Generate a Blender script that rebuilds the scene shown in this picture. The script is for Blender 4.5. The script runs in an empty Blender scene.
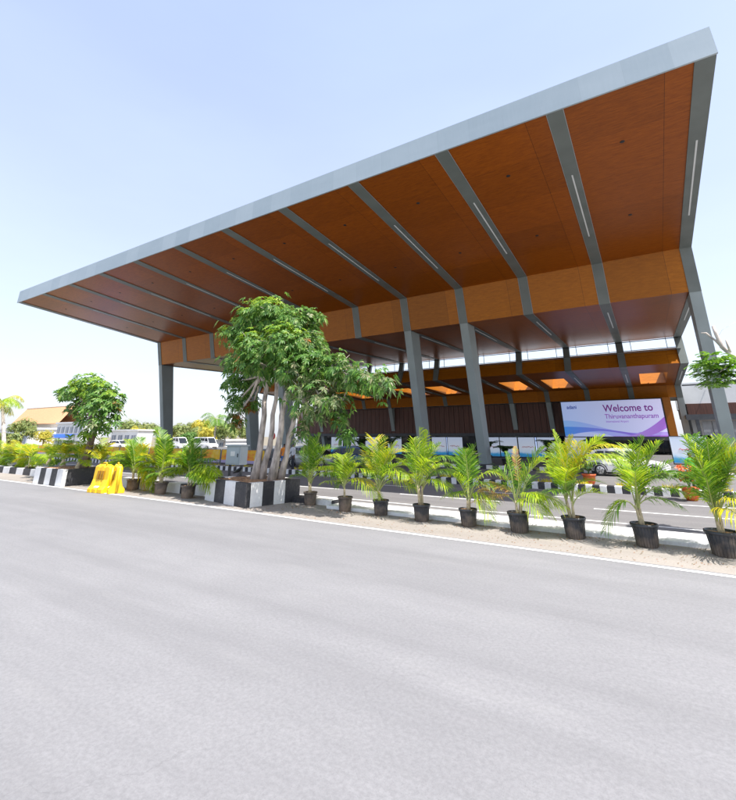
import bpy, bmesh, math, random
from mathutils import Vector, Matrix
random.seed(7)
S = bpy.context.scene
COL = S.collection
# ------------------------------------------------------------------ camera
CAMH = 2.2
F_PX, PITCH, YAW = 426.61, 0.32992, 0.55718
cam = bpy.data.cameras.new('camera'); co = bpy.data.objects.new('camera', cam); COL.objects.link(co)
co.location = (0, 0, CAMH)
co.rotation_euler = (math.pi/2 + PITCH, 0, YAW)
cam.sensor_fit = 'HORIZONTAL'; cam.sensor_width = 36.0
cam.lens = F_PX/736*36
cam.shift_y = -110/736
cam.clip_start = 0.05; cam.clip_end = 3000
S.camera = co
# ------------------------------------------------------------------ light
SUN = Vector((7.90, -1.2, 14.7)).normalized()      # towards the sun
elev = math.asin(SUN.z); azi = math.atan2(SUN.x, SUN.y)
sl = bpy.data.lights.new('sun', 'SUN'); sl.energy = 4.6; sl.angle = math.radians(0.5); sl.color = (1.0, 0.955, 0.89)
so = bpy.data.objects.new('sun', sl); COL.objects.link(so)
so.rotation_euler = (-SUN).to_track_quat('-Z', 'Y').to_euler(); so.location = (30, 0, 60)
W = bpy.data.worlds.new('World'); S.world = W; W.use_nodes = True
nt = W.node_tree; nt.nodes.clear()
sky = nt.nodes.new('ShaderNodeTexSky'); sky.sky_type = 'NISHITA'; sky.sun_disc = False
sky.sun_elevation = elev; sky.sun_rotation = azi
sky.air_density = 1.0; sky.dust_density = 2.6; sky.ozone_density = 1.6; sky.altitude = 0
bg = nt.nodes.new('ShaderNodeBackground'); bg.inputs[1].default_value = 0.15
wo = nt.nodes.new('ShaderNodeOutputWorld')
veil = nt.nodes.new('ShaderNodeMix'); veil.data_type = 'RGBA'; veil.inputs[0].default_value = .55
tcw = nt.nodes.new('ShaderNodeTexCoord'); spw = nt.nodes.new('ShaderNodeSeparateXYZ'); nt.links.new(tcw.outputs['Generated'], spw.inputs[0])
vr = nt.nodes.new('ShaderNodeValToRGB'); nt.links.new(spw.outputs[2], vr.inputs[0])      # haze is whiter low down, bluer overhead
vr.color_ramp.elements[0].position = 0.0; vr.color_ramp.elements[0].color = (.88, .91, 1.0, 1)
vr.color_ramp.elements[1].position = .75; vr.color_ramp.elements[1].color = (.56, .66, .90, 1)
vm = nt.nodes.new('ShaderNodeVectorMath'); vm.operation = 'SCALE'; vm.inputs['Scale'].default_value = 5.4
hz = nt.nodes.new('ShaderNodeTexNoise'); hz.inputs['Scale'].default_value = 1.6; hz.inputs['Detail'].default_value = 5
mpw = nt.nodes.new('ShaderNodeMapping'); mpw.inputs['Scale'].default_value = (1, 1, 3.5); nt.links.new(tcw.outputs['Generated'], mpw.inputs[0]); nt.links.new(mpw.outputs[0], hz.inputs[0])
hm = nt.nodes.new('ShaderNodeMapRange'); hm.inputs[1].default_value = .35; hm.inputs[2].default_value = .7; hm.inputs[3].default_value = 5.15; hm.inputs[4].default_value = 5.65
nt.links.new(hz.outputs[0], hm.inputs[0]); nt.links.new(hm.outputs[0], vm.inputs['Scale'])
nt.links.new(vr.outputs[0], vm.inputs[0]); nt.links.new(vm.outputs[0], veil.inputs[7])
nt.links.new(sky.outputs[0], veil.inputs[6]); nt.links.new(veil.outputs[2], bg.inputs[0]); nt.links.new(bg.outputs[0], wo.inputs[0])
S.view_settings.view_transform = 'Standard'; S.view_settings.look = 'None'
S.view_settings.exposure = 0.85; S.view_settings.gamma = 1; S.view_settings.use_curve_mapping = False
S.render.engine = 'CYCLES'

# ------------------------------------------------------------------ pixel helper (photo pixel + real distance -> world point)
FW = Vector((-math.sin(YAW)*math.cos(PITCH), math.cos(YAW)*math.cos(PITCH), math.sin(PITCH)))
RT = Vector((math.cos(YAW), math.sin(YAW), 0)); UP = RT.cross(FW)
def ray(x, y): return FW + RT*((x-368)/F_PX) - UP*((y-290)/F_PX)
def at(x, y, Y):
    d = ray(x, y); return Vector((0, 0, CAMH)) + d*(Y/d.y)
def gnd(x, y, z=0):
    d = ray(x, y); return Vector((0, 0, CAMH)) + d*((z-CAMH)/d.z)

# ------------------------------------------------------------------ helpers
class MB:
    def __init__(s): s.v = []; s.f = []; s.m = []
    def add(s, vs, fs, mi=0):
        n = len(s.v); s.v += [tuple(v) for v in vs]
        for f in fs: s.f.append([i+n for i in f]); s.m.append(mi)
    def quad(s, a, b, c, d, mi=0): s.add([a, b, c, d], [(0, 1, 2, 3)], mi)
    def box(s, x0, x1, y0, y1, z0, z1, mi=0):
        s.add([(x0,y0,z0),(x1,y0,z0),(x1,y1,z0),(x0,y1,z0),(x0,y0,z1),(x1,y0,z1),(x1,y1,z1),(x0,y1,z1)],
              [(0,3,2,1),(4,5,6,7),(0,1,5,4),(1,2,6,5),(2,3,7,6),(3,0,4,7)], mi)
    def prism(s, prof, x0, x1, mi=0):            # prof: (y,z) polygon, extruded along X
        n = len(prof)
        vs = [(x0, y, z) for y, z in prof] + [(x1, y, z) for y, z in prof]
        fs = [tuple(range(n)), tuple(range(2*n-1, n-1, -1))]
        for i in range(n): j = (i+1) % n; fs.append((i, i+n, j+n, j))
        s.add(vs, fs, mi)
    def prism_y(s, prof, y0, y1, mi=0):          # prof: (x,z)
        n = len(prof)
        vs = [(x, y0, z) for x, z in prof] + [(x, y1, z) for x, z in prof]
        fs = [tuple(range(n)), tuple(range(2*n-1, n-1, -1))]
        for i in range(n): j = (i+1) % n; fs.append((i, i+n, j+n, j))
        s.add(vs, fs, mi)
    def tube(s, pts, rad, n=8, mi=0, caps=True):
        pts = [Vector(p) for p in pts]
        if not isinstance(rad, (list, tuple)): rad = [rad]*len(pts)
        base = len(s.v); prev = None
        for i, p in enumerate(pts):
            t = (pts[min(i+1, len(pts)-1)] - pts[max(i-1, 0)])
            if t.length < 1e-9: t = Vector((0, 0, 1))
            t.normalize()
            if prev is None:
                a = Vector((1, 0, 0)) if abs(t.x) < .8 else Vector((0, 1, 0)); u = t.cross(a).normalized()
            else:
                u = (prev - t*prev.dot(t)).normalized()
            prev = u; w = t.cross(u)
            for k in range(n):
                A = 2*math.pi*k/n; s.v.append(tuple(p + (u*math.cos(A) + w*math.sin(A))*rad[i]))
        for i in range(len(pts)-1):
            for k in range(n):
                a = base+i*n+k; b = base+i*n+(k+1) % n; s.f.append([a, b, b+n, a+n]); s.m.append(mi)
        if caps:
            s.f.append([base+k for k in range(n-1, -1, -1)]); s.m.append(mi)
            e = base+(len(pts)-1)*n; s.f.append([e+k for k in range(n)]); s.m.append(mi)
    def lathe(s, prof, cx=0, cy=0, cz=0, n=24, mi=0):   # (r,z)
        base = len(s.v)
        for r, z in prof:
            for k in range(n):
                A = 2*math.pi*k/n; s.v.append((cx+r*math.cos(A), cy+r*math.sin(A), cz+z))
        for i in range(len(prof)-1):
            for k in range(n):
                a = base+i*n+k; b = base+i*n+(k+1) % n; s.f.append([a, b, b+n, a+n]); s.m.append(mi)
    def build(s, name, mats, parent=None, smooth=False, bevel=0):
        me = bpy.data.meshes.new(name); me.from_pydata(s.v, [], s.f)
        if not isinstance(mats, (list, tuple)): mats = [mats]
        for m in mats: me.materials.append(m)
        for p, mi in zip(me.polygons, s.m): p.material_index = mi; p.use_smooth = smooth
        me.validate(); me.update()
        o = bpy.data.objects.new(name, me); COL.objects.link(o)
        if parent: o.parent = parent
        if bevel:
            b = o.modifiers.new('bevel', 'BEVEL'); b.width = bevel; b.segments = 2; b.limit_method = 'ANGLE'
        return o
def tag(o, label=None, cat=None, group=None, kind=None):
    if label: o['label'] = label
    if cat: o['category'] = cat
    if group: o['group'] = group
    if kind: o['kind'] = kind
    return o
def empty(name, loc, label, cat, group=None, rz=0):
    o = bpy.data.objects.new(name, None); COL.objects.link(o); o.location = loc; o.rotation_euler.z = rz
    o.empty_display_size = .2
    return tag(o, label, cat, group)
def struct(name, mb, m, **k): return tag(mb.build(name, m, **k), kind='structure')
def copy_tree(o, parent=None):
    c = o.copy(); COL.objects.link(c)
    if parent: c.parent = parent
    for ch in [x for x in bpy.data.objects if x.parent == o]: copy_tree(ch, c)
    return c
def ico(mb, c, r, mi=0, sub=1, sc=(1, 1, 1), jit=0, rnd=random):
    bm = bmesh.new(); bmesh.ops.create_icosphere(bm, subdivisions=sub, radius=r)
    vs = []
    for v in bm.verts:
        k = 1 + rnd.uniform(-jit, jit)
        vs.append((c[0]+v.co.x*sc[0]*k, c[1]+v.co.y*sc[1]*k, c[2]+v.co.z*sc[2]*k))
    mb.add(vs, [[v.index for v in f.verts] for f in bm.faces], mi); bm.free()

# ------------------------------------------------------------------ materials
def newmat(name):
    m = bpy.data.materials.new(name); m.use_nodes = True
    n = m.node_tree.nodes; l = m.node_tree.links
    return m, n, l, n['Principled BSDF']
def simple(name, col, rough=.6, metal=0, spec=.5, var=.12, scale=3.0, bump=0, bscale=60, stretch=None):
    m, n, l, b = newmat(name)
    b.inputs['Roughness'].default_value = rough; b.inputs['Metallic'].default_value = metal
    b.inputs['Specular IOR Level'].default_value = spec
    tc = n.new('ShaderNodeTexCoord'); mp = n.new('ShaderNodeMapping'); l.new(tc.outputs['Object'], mp.inputs[0])
    if stretch: mp.inputs['Scale'].default_value = stretch
    no = n.new('ShaderNodeTexNoise'); no.inputs['Scale'].default_value = scale; no.inputs['Detail'].default_value = 6
    l.new(mp.outputs[0], no.inputs[0])
    r = n.new('ShaderNodeValToRGB'); l.new(no.outputs[0], r.inputs[0])
    r.color_ramp.elements[0].position = .3; r.color_ramp.elements[1].position = .7
    r.color_ramp.elements[0].color = tuple(c*(1-var) for c in col)+(1,)
    r.color_ramp.elements[1].color = tuple(min(1, c*(1+var)) for c in col)+(1,)
    l.new(r.outputs[0], b.inputs['Base Color'])
    if bump:
        n2 = n.new('ShaderNodeTexNoise'); n2.inputs['Scale'].default_value = bscale; n2.inputs['Detail'].default_value = 4
        l.new(mp.outputs[0], n2.inputs[0]); bp = n.new('ShaderNodeBump'); bp.inputs['Strength'].default_value = bump
        bp.inputs['Distance'].default_value = .01
        l.new(n2.outputs[0], bp.inputs['Height']); l.new(bp.outputs[0], b.inputs['Normal'])
    return m
def math_node(n, l, op, a, b=None, c=None):
    x = n.new('ShaderNodeMath'); x.operation = op
    for i, v in enumerate((a, b, c)):
        if v is None: continue
        if hasattr(v, 'links'): l.new(v, x.inputs[i])
        else: x.inputs[i].default_value = v
    return x.outputs[0]
def mix(n, l, fac, a, b):
    x = n.new('ShaderNodeMix'); x.data_type = 'RGBA'
    for inp, v in ((x.inputs[0], fac), (x.inputs[6], a), (x.inputs[7], b)):
        if hasattr(v, 'links'): l.new(v, inp)
        else: inp.default_value = v if not isinstance(v, tuple) else v+(1,)
    return x.outputs[2]
def noise(n, l, vec, scale, detail=5, stretch=None, rough=.55):
    if stretch:
        mp = n.new('ShaderNodeMapping'); mp.inputs['Scale'].default_value = stretch; l.new(vec, mp.inputs[0]); vec = mp.outputs[0]
    no = n.new('ShaderNodeTexNoise'); no.inputs['Scale'].default_value = scale; no.inputs['Detail'].default_value = detail
    no.inputs['Roughness'].default_value = rough
    l.new(vec, no.inputs[0]); return no.outputs[0]
def ramp(n, l, fac, stops):
    r = n.new('ShaderNodeValToRGB'); l.new(fac, r.inputs[0]); e = r.color_ramp.elements
    while len(e) < len(stops): e.new(.5)
    for k, (p, c) in enumerate(stops): e[k].position = p; e[k].color = (c if isinstance(c, tuple) else (c, c, c))+(1,)
    return r.outputs[0]

X0, SP = 3.905, 4.90
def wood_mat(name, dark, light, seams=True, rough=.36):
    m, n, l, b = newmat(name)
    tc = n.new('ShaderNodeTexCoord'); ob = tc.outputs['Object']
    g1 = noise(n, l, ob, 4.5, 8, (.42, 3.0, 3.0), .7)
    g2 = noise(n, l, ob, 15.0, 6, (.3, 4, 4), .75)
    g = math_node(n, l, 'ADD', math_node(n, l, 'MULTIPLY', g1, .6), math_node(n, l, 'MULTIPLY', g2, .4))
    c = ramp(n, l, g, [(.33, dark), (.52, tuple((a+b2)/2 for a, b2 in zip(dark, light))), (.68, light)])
    # board to board tone
    sep = n.new('ShaderNodeSeparateXYZ'); l.new(ob, sep.inputs[0])
    if seams:
        k = math_node(n, l, 'DIVIDE', math_node(n, l, 'SUBTRACT', X0, sep.outputs[0]), SP)
        fr = math_node(n, l, 'FRACT', k)
        d1 = math_node(n, l, 'ABSOLUTE', math_node(n, l, 'SUBTRACT', fr, .24))
        s1 = math_node(n, l, 'LESS_THAN', d1, .0020)
        fy = math_node(n, l, 'FRACT', math_node(n, l, 'DIVIDE', sep.outputs[1], 3.05))
        s2 = math_node(n, l, 'LESS_THAN', fy, .006)
        # panel tone
        cx = math_node(n, l, 'FLOOR', k); cx2 = math_node(n, l, 'GREATER_THAN', fr, .24)
        cy = math_node(n, l, 'FLOOR', math_node(n, l, 'DIVIDE', sep.outputs[1], 3.05))
        cb = n.new('ShaderNodeCombineXYZ'); l.new(cx, cb.inputs[0]); l.new(cy, cb.inputs[1]); l.new(cx2, cb.inputs[2])
        wn = n.new('ShaderNodeTexWhiteNoise'); l.new(cb.outputs[0], wn.inputs[0])
        tone = math_node(n, l, 'ADD', math_node(n, l, 'MULTIPLY', wn.outputs[0], .22), .89)
        hs = n.new('ShaderNodeHueSaturation'); l.new(c, hs.inputs['Color']); l.new(tone, hs.inputs['Value']); c = hs.outputs[0]
        s = math_node(n, l, 'MAXIMUM', s1, math_node(n, l, 'MULTIPLY', s2, .55))
        c = mix(n, l, math_node(n, l, 'MULTIPLY', s, .7), c, (.03, .012, .006))
    l.new(c, b.inputs['Base Color'])
    b.inputs['Roughness'].default_value = rough; b.inputs['Specular IOR Level'].default_value = .30
    return m
M = {}
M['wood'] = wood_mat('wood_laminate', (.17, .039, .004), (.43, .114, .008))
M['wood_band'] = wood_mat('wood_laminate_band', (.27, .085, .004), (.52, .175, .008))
M['wood_dark'] = simple('dark_wood_cladding', (.10, .038, .024), .55, var=.3, scale=1.2, stretch=(6, 1, .4))
M['rib'] = simple('grey_green_painted_steel', (.158, .182, .172), .48, .0, .5, .12, .8, .05, 30)
M['col'] = simple('grey_painted_column', (.30, .352, .35), .5, .0, .5, .10, .6, .05, 30)
def fascia_mat():
    m, n, l, b = newmat('aluminium_fascia'); tc = n.new('ShaderNodeTexCoord'); ob = tc.outputs['Object']
    sep = n.new('ShaderNodeSeparateXYZ'); l.new(ob, sep.inputs[0])
    k = math_node(n, l, 'DIVIDE', sep.outputs[0], 1.5); fr = math_node(n, l, 'FRACT', k)
    seam = math_node(n, l, 'LESS_THAN', fr, .012)
    wn = n.new('ShaderNodeTexWhiteNoise'); wn.noise_dimensions = '1D'; l.new(math_node(n, l, 'FLOOR', k), wn.inputs['W'])
    g = noise(n, l, ob, .8, 5, (.5, 1, 2))
    g2 = noise(n, l, ob, 6, 5, (2.0, 1, .25))
    f = math_node(n, l, 'ADD', math_node(n, l, 'MULTIPLY', wn.outputs[0], .35), math_node(n, l, 'ADD', math_node(n, l, 'MULTIPLY', g, .5), math_node(n, l, 'MULTIPLY', g2, .25)))
    c = ramp(n, l, f, [(.2, (.33, .40, .435)), (.8, (.43, .50, .53))])
    c = mix(n, l, math_node(n, l, 'MULTIPLY', seam, .3), c, (.3, .35, .38))
    l.new(c, b.inputs['Base Color']); b.inputs['Roughness'].default_value = .42; b.inputs['Metallic'].default_value = .15
    return m
M['fascia'] = fascia_mat()
M['roof'] = simple('roof_sheet', (.42, .44, .45), .5, var=.08)
def emis(name, col, st):
    m, n, l, b = newmat(name); b.inputs['Base Color'].default_value = col+(1,)
    b.inputs['Emission Color'].default_value = col+(1,); b.inputs['Emission Strength'].default_value = st
    b.inputs['Roughness'].default_value = .4
    return m
M['led'] = emis('led_diffuser', (.6, .62, .62), .06)
def asphalt(name, c0, c1, patch, seed=0, sat=0.0):
    m, n, l, b = newmat(name); tc = n.new('ShaderNodeTexCoord')
    mp = n.new('ShaderNodeMapping'); mp.inputs['Location'].default_value = (seed*13, seed*7, 0); l.new(tc.outputs['Object'], mp.inputs[0]); ob = mp.outputs[0]
    big = noise(n, l, ob, .16, 6, (.5, 1.3, 1), .6)
    mid = noise(n, l, ob, 1.3, 6, (.6, 1.4, 1), .65)
    fine = noise(n, l, ob, 95, 3, None, .8)
    f = math_node(n, l, 'ADD', math_node(n, l, 'MULTIPLY', big, .45), math_node(n, l, 'ADD', math_node(n, l, 'MULTIPLY', mid, .3), math_node(n, l, 'MULTIPLY', fine, .25)))
    c = ramp(n, l, f, [(.36, c0), (.64, c1)])
    tr = ramp(n, l, noise(n, l, ob, 1.0, 4, (.035, .9, 1), .6), [(.42, 0.0), (.62, 1.0)])
    c = mix(n, l, math_node(n, l, 'MULTIPLY', tr, .30), c, tuple(x*.72 for x in c0))
    gr = ramp(n, l, noise(n, l, ob, 24, 5, None, .8), [(.38, 0.0), (.62, 1.0)])
    c = mix(n, l, math_node(n, l, 'MULTIPLY', gr, .42), c, tuple(x*.62 for x in c0))
    st = noise(n, l, ob, .9, 7, (.35, 1.6, 1), .7)
    sm = ramp(n, l, st, [(.56, 0.0), (.74, 1.0)])
    c = mix(n, l, math_node(n, l, 'MULTIPLY', sm, .25), c, patch)
    # scattered dark specks and aggregate
    vo = n.new('ShaderNodeTexVoronoi'); vo.inputs['Scale'].default_value = 55; l.new(ob, vo.inputs[0])
    sp = math_node(n, l, 'LESS_THAN', vo.outputs['Distance'], .16)
    c = mix(n, l, math_node(n, l, 'MULTIPLY', sp, .3), c, tuple(x*.5 for x in c0))
    # hairline cracks
    vc = n.new('ShaderNodeTexVoronoi'); vc.feature = 'DISTANCE_TO_EDGE'; vc.inputs['Scale'].default_value = .33
    wob = n.new('ShaderNodeVectorMath'); wob.operation = 'ADD'
    nn = n.new('ShaderNodeTexNoise'); nn.inputs['Scale'].default_value = 1.6; nn.inputs['Detail'].default_value = 6; l.new(ob, nn.inputs[0])
    l.new(ob, wob.inputs[0]); l.new(nn.outputs['Color'], wob.inputs[1]); l.new(wob.outputs[0], vc.inputs[0])
    cr = math_node(n, l, 'LESS_THAN', vc.outputs['Distance'], .0022)
    cm = ramp(n, l, noise(n, l, ob, .25, 2), [(.5, 0.0), (.56, 1.0)])
    c = mix(n, l, math_node(n, l, 'MULTIPLY', math_node(n, l, 'MULTIPLY', cr, cm), .14), c, tuple(x*.4 for x in c0))
    l.new(c, b.inputs['Base Color']); b.inputs['Roughness'].default_value = .82; b.inputs['Specular IOR Level'].default_value = .35
    bp = n.new('ShaderNodeBump'); bp.inputs['Strength'].default_value = .35; bp.inputs['Distance'].default_value = .006
    l.new(fine, bp.inputs['Height']); l.new(bp.outputs[0], b.inputs['Normal'])
    return m
M['asph_near'] = asphalt('worn_grey_asphalt', (.205, .203, .210), (.275, .272, .278), (.285, .28, .275))
M['asph_far'] = asphalt('weathered_asphalt', (.160, .155, .157), (.225, .217, .214), (.25, .24, .225), 3)
M['verge'] = asphalt('sandy_concrete_verge', (.29, .258, .23), (.40, .36, .325), (.22, .185, .155), 5)
M['paving'] = asphalt('platform_paving', (.12, .12, .12), (.18, .175, .17), (.13, .12, .11), 9)
M['ground'] = asphalt('dry_earth', (.20, .17, .12), (.30, .26, .19), (.10, .13, .06), 11)
def paint(name, col, wear=.3, under=(.3, .29, .28), ws=2.0, stain=(.45, .40, .33)):
    m, n, l, b = newmat(name); tc = n.new('ShaderNodeTexCoord'); ob = tc.outputs['Object']
    a = noise(n, l, ob, ws, 7, None, .7); c2 = noise(n, l, ob, ws*9, 6, None, .75)
    f = math_node(n, l, 'ADD', math_node(n, l, 'MULTIPLY', a, .5), math_node(n, l, 'MULTIPLY', c2, .5))
    w = ramp(n, l, f, [(.55-.12*wear, 0.0), (.66, 1.0)])
    s = ramp(n, l, noise(n, l, ob, ws*.6, 6), [(.45, 0.0), (.75, 1.0)])
    c = mix(n, l, math_node(n, l, 'MULTIPLY', s, .35), col, tuple(x*y for x, y in zip(col, (.8, .76, .7))))
    c = mix(n, l, math_node(n, l, 'MULTIPLY', w, wear), c, under)
    l.new(c, b.inputs['Base Color']); b.inputs['Roughness'].default_value = .6
    bp = n.new('ShaderNodeBump'); bp.inputs['Strength'].default_value = .15; bp.inputs['Distance'].default_value = .01
    l.new(c2, bp.inputs['Height']); l.new(bp.outputs[0], b.inputs['Normal'])
    return m
M['white_line'] = paint('road_marking_white', (.78, .78, .77), .55, (.3, .3, .3), 3)
M['white_kerb'] = paint('kerb_white_paint', (.76, .76, .755), .6, (.5, .47, .43), 1.5)
M['black_kerb'] = paint('kerb_black_paint', (.028, .028, .034), .6, (.12, .115, .11), 1.5)
M['soil'] = simple('dry_soil', (.30, .17, .09), .95, var=.45, scale=14, bump=.8, bscale=40)
M['pot'] = simple('black_nursery_plastic', (.030, .033, .040), .45, var=.35, scale=5, bump=.1)
M['pot_dusty'] = simple('dusty_nursery_plastic', (.13, .105, .085), .7, var=.45, scale=4, bump=.1)
def dusty(mt, col=(.24, .19, .15)):
    n = mt.node_tree.nodes; l = mt.node_tree.links; b = n['Principled BSDF']; src = b.inputs['Base Color'].links[0].from_socket
    tc = n.new('ShaderNodeTexCoord'); oi = n.new('ShaderNodeObjectInfo'); sep = n.new('ShaderNodeSeparateXYZ'); l.new(tc.outputs['Object'], sep.inputs[0])
    no = n.new('ShaderNodeTexNoise'); no.noise_dimensions = '4D'; no.inputs['Scale'].default_value = 7; no.inputs['Detail'].default_value = 7; l.new(tc.outputs['Object'], no.inputs[0])
    l.new(math_node(n, l, 'MULTIPLY', oi.outputs['Random'], 40), no.inputs['W'])
    f = math_node(n, l, 'SUBTRACT', math_node(n, l, 'MULTIPLY', no.outputs[0], 1.5), math_node(n, l, 'MULTIPLY', sep.outputs[2], 1.6))
    f = ramp(n, l, f, [(.25, 0.0), (.8, 1.0)])
    l.new(mix(n, l, math_node(n, l, 'MULTIPLY', f, .75), src, col), b.inputs['Base Color'])
dusty(M['pot']); dusty(M['pot_dusty'], (.34, .25, .18))
M['pot_orange'] = simple('orange_plastic_pot', (.65, .12, .03), .5, var=.1)
M['yellow'] = simple('yellow_barrier_plastic', (.80, .50, .012), .45, var=.10, scale=2.5, bump=.1, bscale=12)
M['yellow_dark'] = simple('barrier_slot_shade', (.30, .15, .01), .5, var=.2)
M['sticker'] = simple('white_sticker', (.8, .8, .76), .5, var=.06)
def leafmat(name, stops, trans=.35, rough=.45):
    m, n, l, b = newmat(name)
    g = n.new('ShaderNodeNewGeometry')
    c = ramp(n, l, g.outputs['Random Per Island'], stops)
    l.new(c, b.inputs['Base Color']); b.inputs['Roughness'].default_value = rough; b.inputs['Specular IOR Level'].default_value = .4
    t = n.new('ShaderNodeBsdfTranslucent'); hs = n.new('ShaderNodeHueSaturation'); l.new(c, hs.inputs['Color'])
    hs.inputs['Value'].default_value = 1.7; hs.inputs['Hue'].default_value = .488; l.new(hs.outputs[0], t.inputs[0])
    mx = n.new('ShaderNodeMixShader'); mx.inputs[0].default_value = trans
    l.new(b.outputs[0], mx.inputs[1]); l.new(t.outputs[0], mx.inputs[2]); l.new(mx.outputs[0], n['Material Output'].inputs[0])
    return m
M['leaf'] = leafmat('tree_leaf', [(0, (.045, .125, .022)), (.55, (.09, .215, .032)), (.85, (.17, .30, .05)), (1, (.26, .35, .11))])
M['leaf_top'] = leafmat('lime_tree_leaf', [(0, (.12, .25, .02)), (.6, (.22, .37, .03)), (1, (.36, .45, .05))])
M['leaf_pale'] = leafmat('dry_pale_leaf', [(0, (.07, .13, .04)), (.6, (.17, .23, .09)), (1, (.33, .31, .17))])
M['leaf_brown'] = leafmat('brown_leaf', [(0, (.10, .12, .02)), (.5, (.24, .14, .03)), (1, (.40, .14, .03))])
M['leaf_rain'] = leafmat('feathery_leaf', [(0, (.07, .19, .02)), (.6, (.13, .30, .03)), (1, (.24, .36, .04))])
M['leaf_far'] = leafmat('far_tree_leaf', [(0, (.13, .19, .06)), (.6, (.24, .30, .09)), (1, (.36, .36, .12))])
M['leaf_far_yellow'] = leafmat('far_blossom_leaf', [(0, (.30, .32, .05)), (.6, (.50, .45, .05)), (1, (.6, .5, .08))])
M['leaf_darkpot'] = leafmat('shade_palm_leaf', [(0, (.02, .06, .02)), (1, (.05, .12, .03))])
M['frond_g'] = leafmat('palm_leaflet_green', [(0, (.06, .17, .012)), (.6, (.12, .27, .015)), (1, (.22, .36, .03))], .4)
M['frond_l'] = leafmat('palm_leaflet_lime', [(0, (.18, .32, .012)), (.6, (.30, .45, .015)), (1, (.47, .54, .03))], .4)
M['frond_y'] = leafmat('palm_leaflet_yellow', [(0, (.36, .42, .010)), (.7, (.56, .52, .02)), (1, (.60, .44, .04))], .4)
M['frond_d'] = leafmat('palm_leaflet_dry', [(0, (.40, .36, .05)), (.5, (.50, .36, .10)), (1, (.42, .20, .09))], .3)
M['rachis'] = simple('palm_stalk', (.30, .34, .10), .5, var=.2)
M['palmstem'] = simple('palm_stem', (.46, .38, .24), .8, var=.35, scale=12, bump=.4)
M['bark'] = simple('pale_bark', (.47, .41, .36), .85, var=.55, scale=3.2, bump=1.0, bscale=14, stretch=(2.5, 2.5, .8))
M['bark_dark'] = simple('brown_bark', (.17, .12, .09), .9, var=.4, scale=4, bump=.9, bscale=18, stretch=(2.5, 2.5, .8))
M['glass'] = simple('dark_glass', (.02, .025, .03), .08, var=.1)
M['pane'] = simple('pale_glass', (.22, .26, .32), .15, var=.2)
M['black'] = simple('black_metal', (.02, .02, .022), .5, var=.1)
M['darkgrey'] = simple('dark_grey_metal', (.06, .065, .072), .5, var=.15)
M['white'] = simple('white_painted_wall', (.74, .74, .73), .7, var=.05, scale=1)
M['tile'] = simple('orange_roof_tile', (.60, .33, .17), .8, var=.2, scale=3, stretch=(4, 4, 1))
M['cream'] = simple('cream_wall', (.62, .58, .5), .8, var=.08)
M['blue'] = simple('blue_tarpaulin', (.02, .09, .55), .6, var=.15)
M['carwhite'] = simple('white_car_paint', (.78, .78, .78), .2, var=.01, spec=.6)
M['cargrey'] = simple('silver_car_paint', (.38, .40, .42), .25, .4, var=.02)
M['carblue'] = simple('blue_car_paint', (.05, .09, .2), .25, .2, var=.02)
M['rubber'] = simple('tyre_rubber', (.02, .02, .02), .8, var=.2)
M['rim'] = simple('wheel_rim', (.5, .5, .5), .3, .8, var=.05)
M['lamp'] = simple('lamp_glass', (.75, .75, .72), .1, var=.02)
M['red'] = simple('red_plastic', (.6, .02, .02), .4, var=.05)
M['cabinet'] = simple('pale_grey_cabinet', (.44, .50, .52), .5, var=.06)
M['skin'] = simple('skin', (.22, .11, .06), .6, var=.05)
M['hair'] = simple('black_hair', (.012, .01, .01), .6, var=.1)
for nme, c in dict(cl_green=(.12, .5, .08), cl_orange=(.75, .25, .03), cl_blue=(.03, .16, .5), cl_white=(.7, .72, .75), cl_dark=(.04, .045, .06)).items():
    M[nme] = simple('cloth_'+nme[3:], c, .85, var=.1, scale=9)

# ================================================================== GROUND
mb = MB(); mb.quad((-900, -300, -.02), (900, -300, -.02), (900, 900, -.02), (-900, 900, -.02)); struct('ground', mb, M['ground'])
def strip(name, m, pts0, pts1, z, kind='structure'):
    mb = MB()
    for i in range(len(pts0)-1):
        a, b, c, d = pts0[i], pts0[i+1], pts1[i+1], pts1[i]
        mb.quad((a[0], a[1], z), (b[0], b[1], z), (c[0], c[1], z), (d[0], d[1], z))
    return tag(mb.build(name, m), kind=kind)
def line_y(x):      # edge line of the near road, slightly curved
    pts = [(-200, 11.2), (-60, 10.9), (-30, 10.62), (-20, 10.56), (-13, 10.48), (-7.6, 10.32), (-2, 10.24), (1, 10.13), (6, 10.0), (30, 9.6), (120, 8)]
    for (a, b), (c, d) in zip(pts, pts[1:]):
        if a <= x <= c: return b + (d-b)*(x-a)/(c-a)
    return pts[0][1] if x < pts[0][0] else pts[-1][1]
XS = [-200, -120, -90, -60, -45, -30, -25, -20, -16, -13, -10, -7.6, -5, -2, 1, 3, 6, 12, 30, 60, 120]
strip('near_road', M['asph_near'], [(x, -60) for x in XS], [(x, line_y(x)+.16) for x in XS], 0.0)
strip('edge_line', M['white_line'], [(x, line_y(x)-.06) for x in XS], [(x, line_y(x)+.075) for x in XS], .004)
strip('verge', M['verge'], [(x, line_y(x)+.16) for x in XS], [(x, 13.6) for x in XS], .0)
strip('far_road', M['asph_far'], [(x, 13.6) for x in XS], [(x, 21.9) for x in XS], .0)
mb = MB()
for (y, x0) in ((16.65, -8.9), (19.1, -6.6)):
    for k in range(-14, 12):
        mb.quad((x0+7*k, y, .004), (x0+7*k+4, y, .004), (x0+7*k+4, y+.13, .004), (x0+7*k, y+.13, .004))
struct('lane_markings', mb, M['white_line'])
mb = MB(); mb.quad((-200, 14.35, .004), (120, 14.35, .004), (120, 14.47, .004), (-200, 14.47, .004)); struct('road_edge_marking', mb, M['white_line'])
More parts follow.
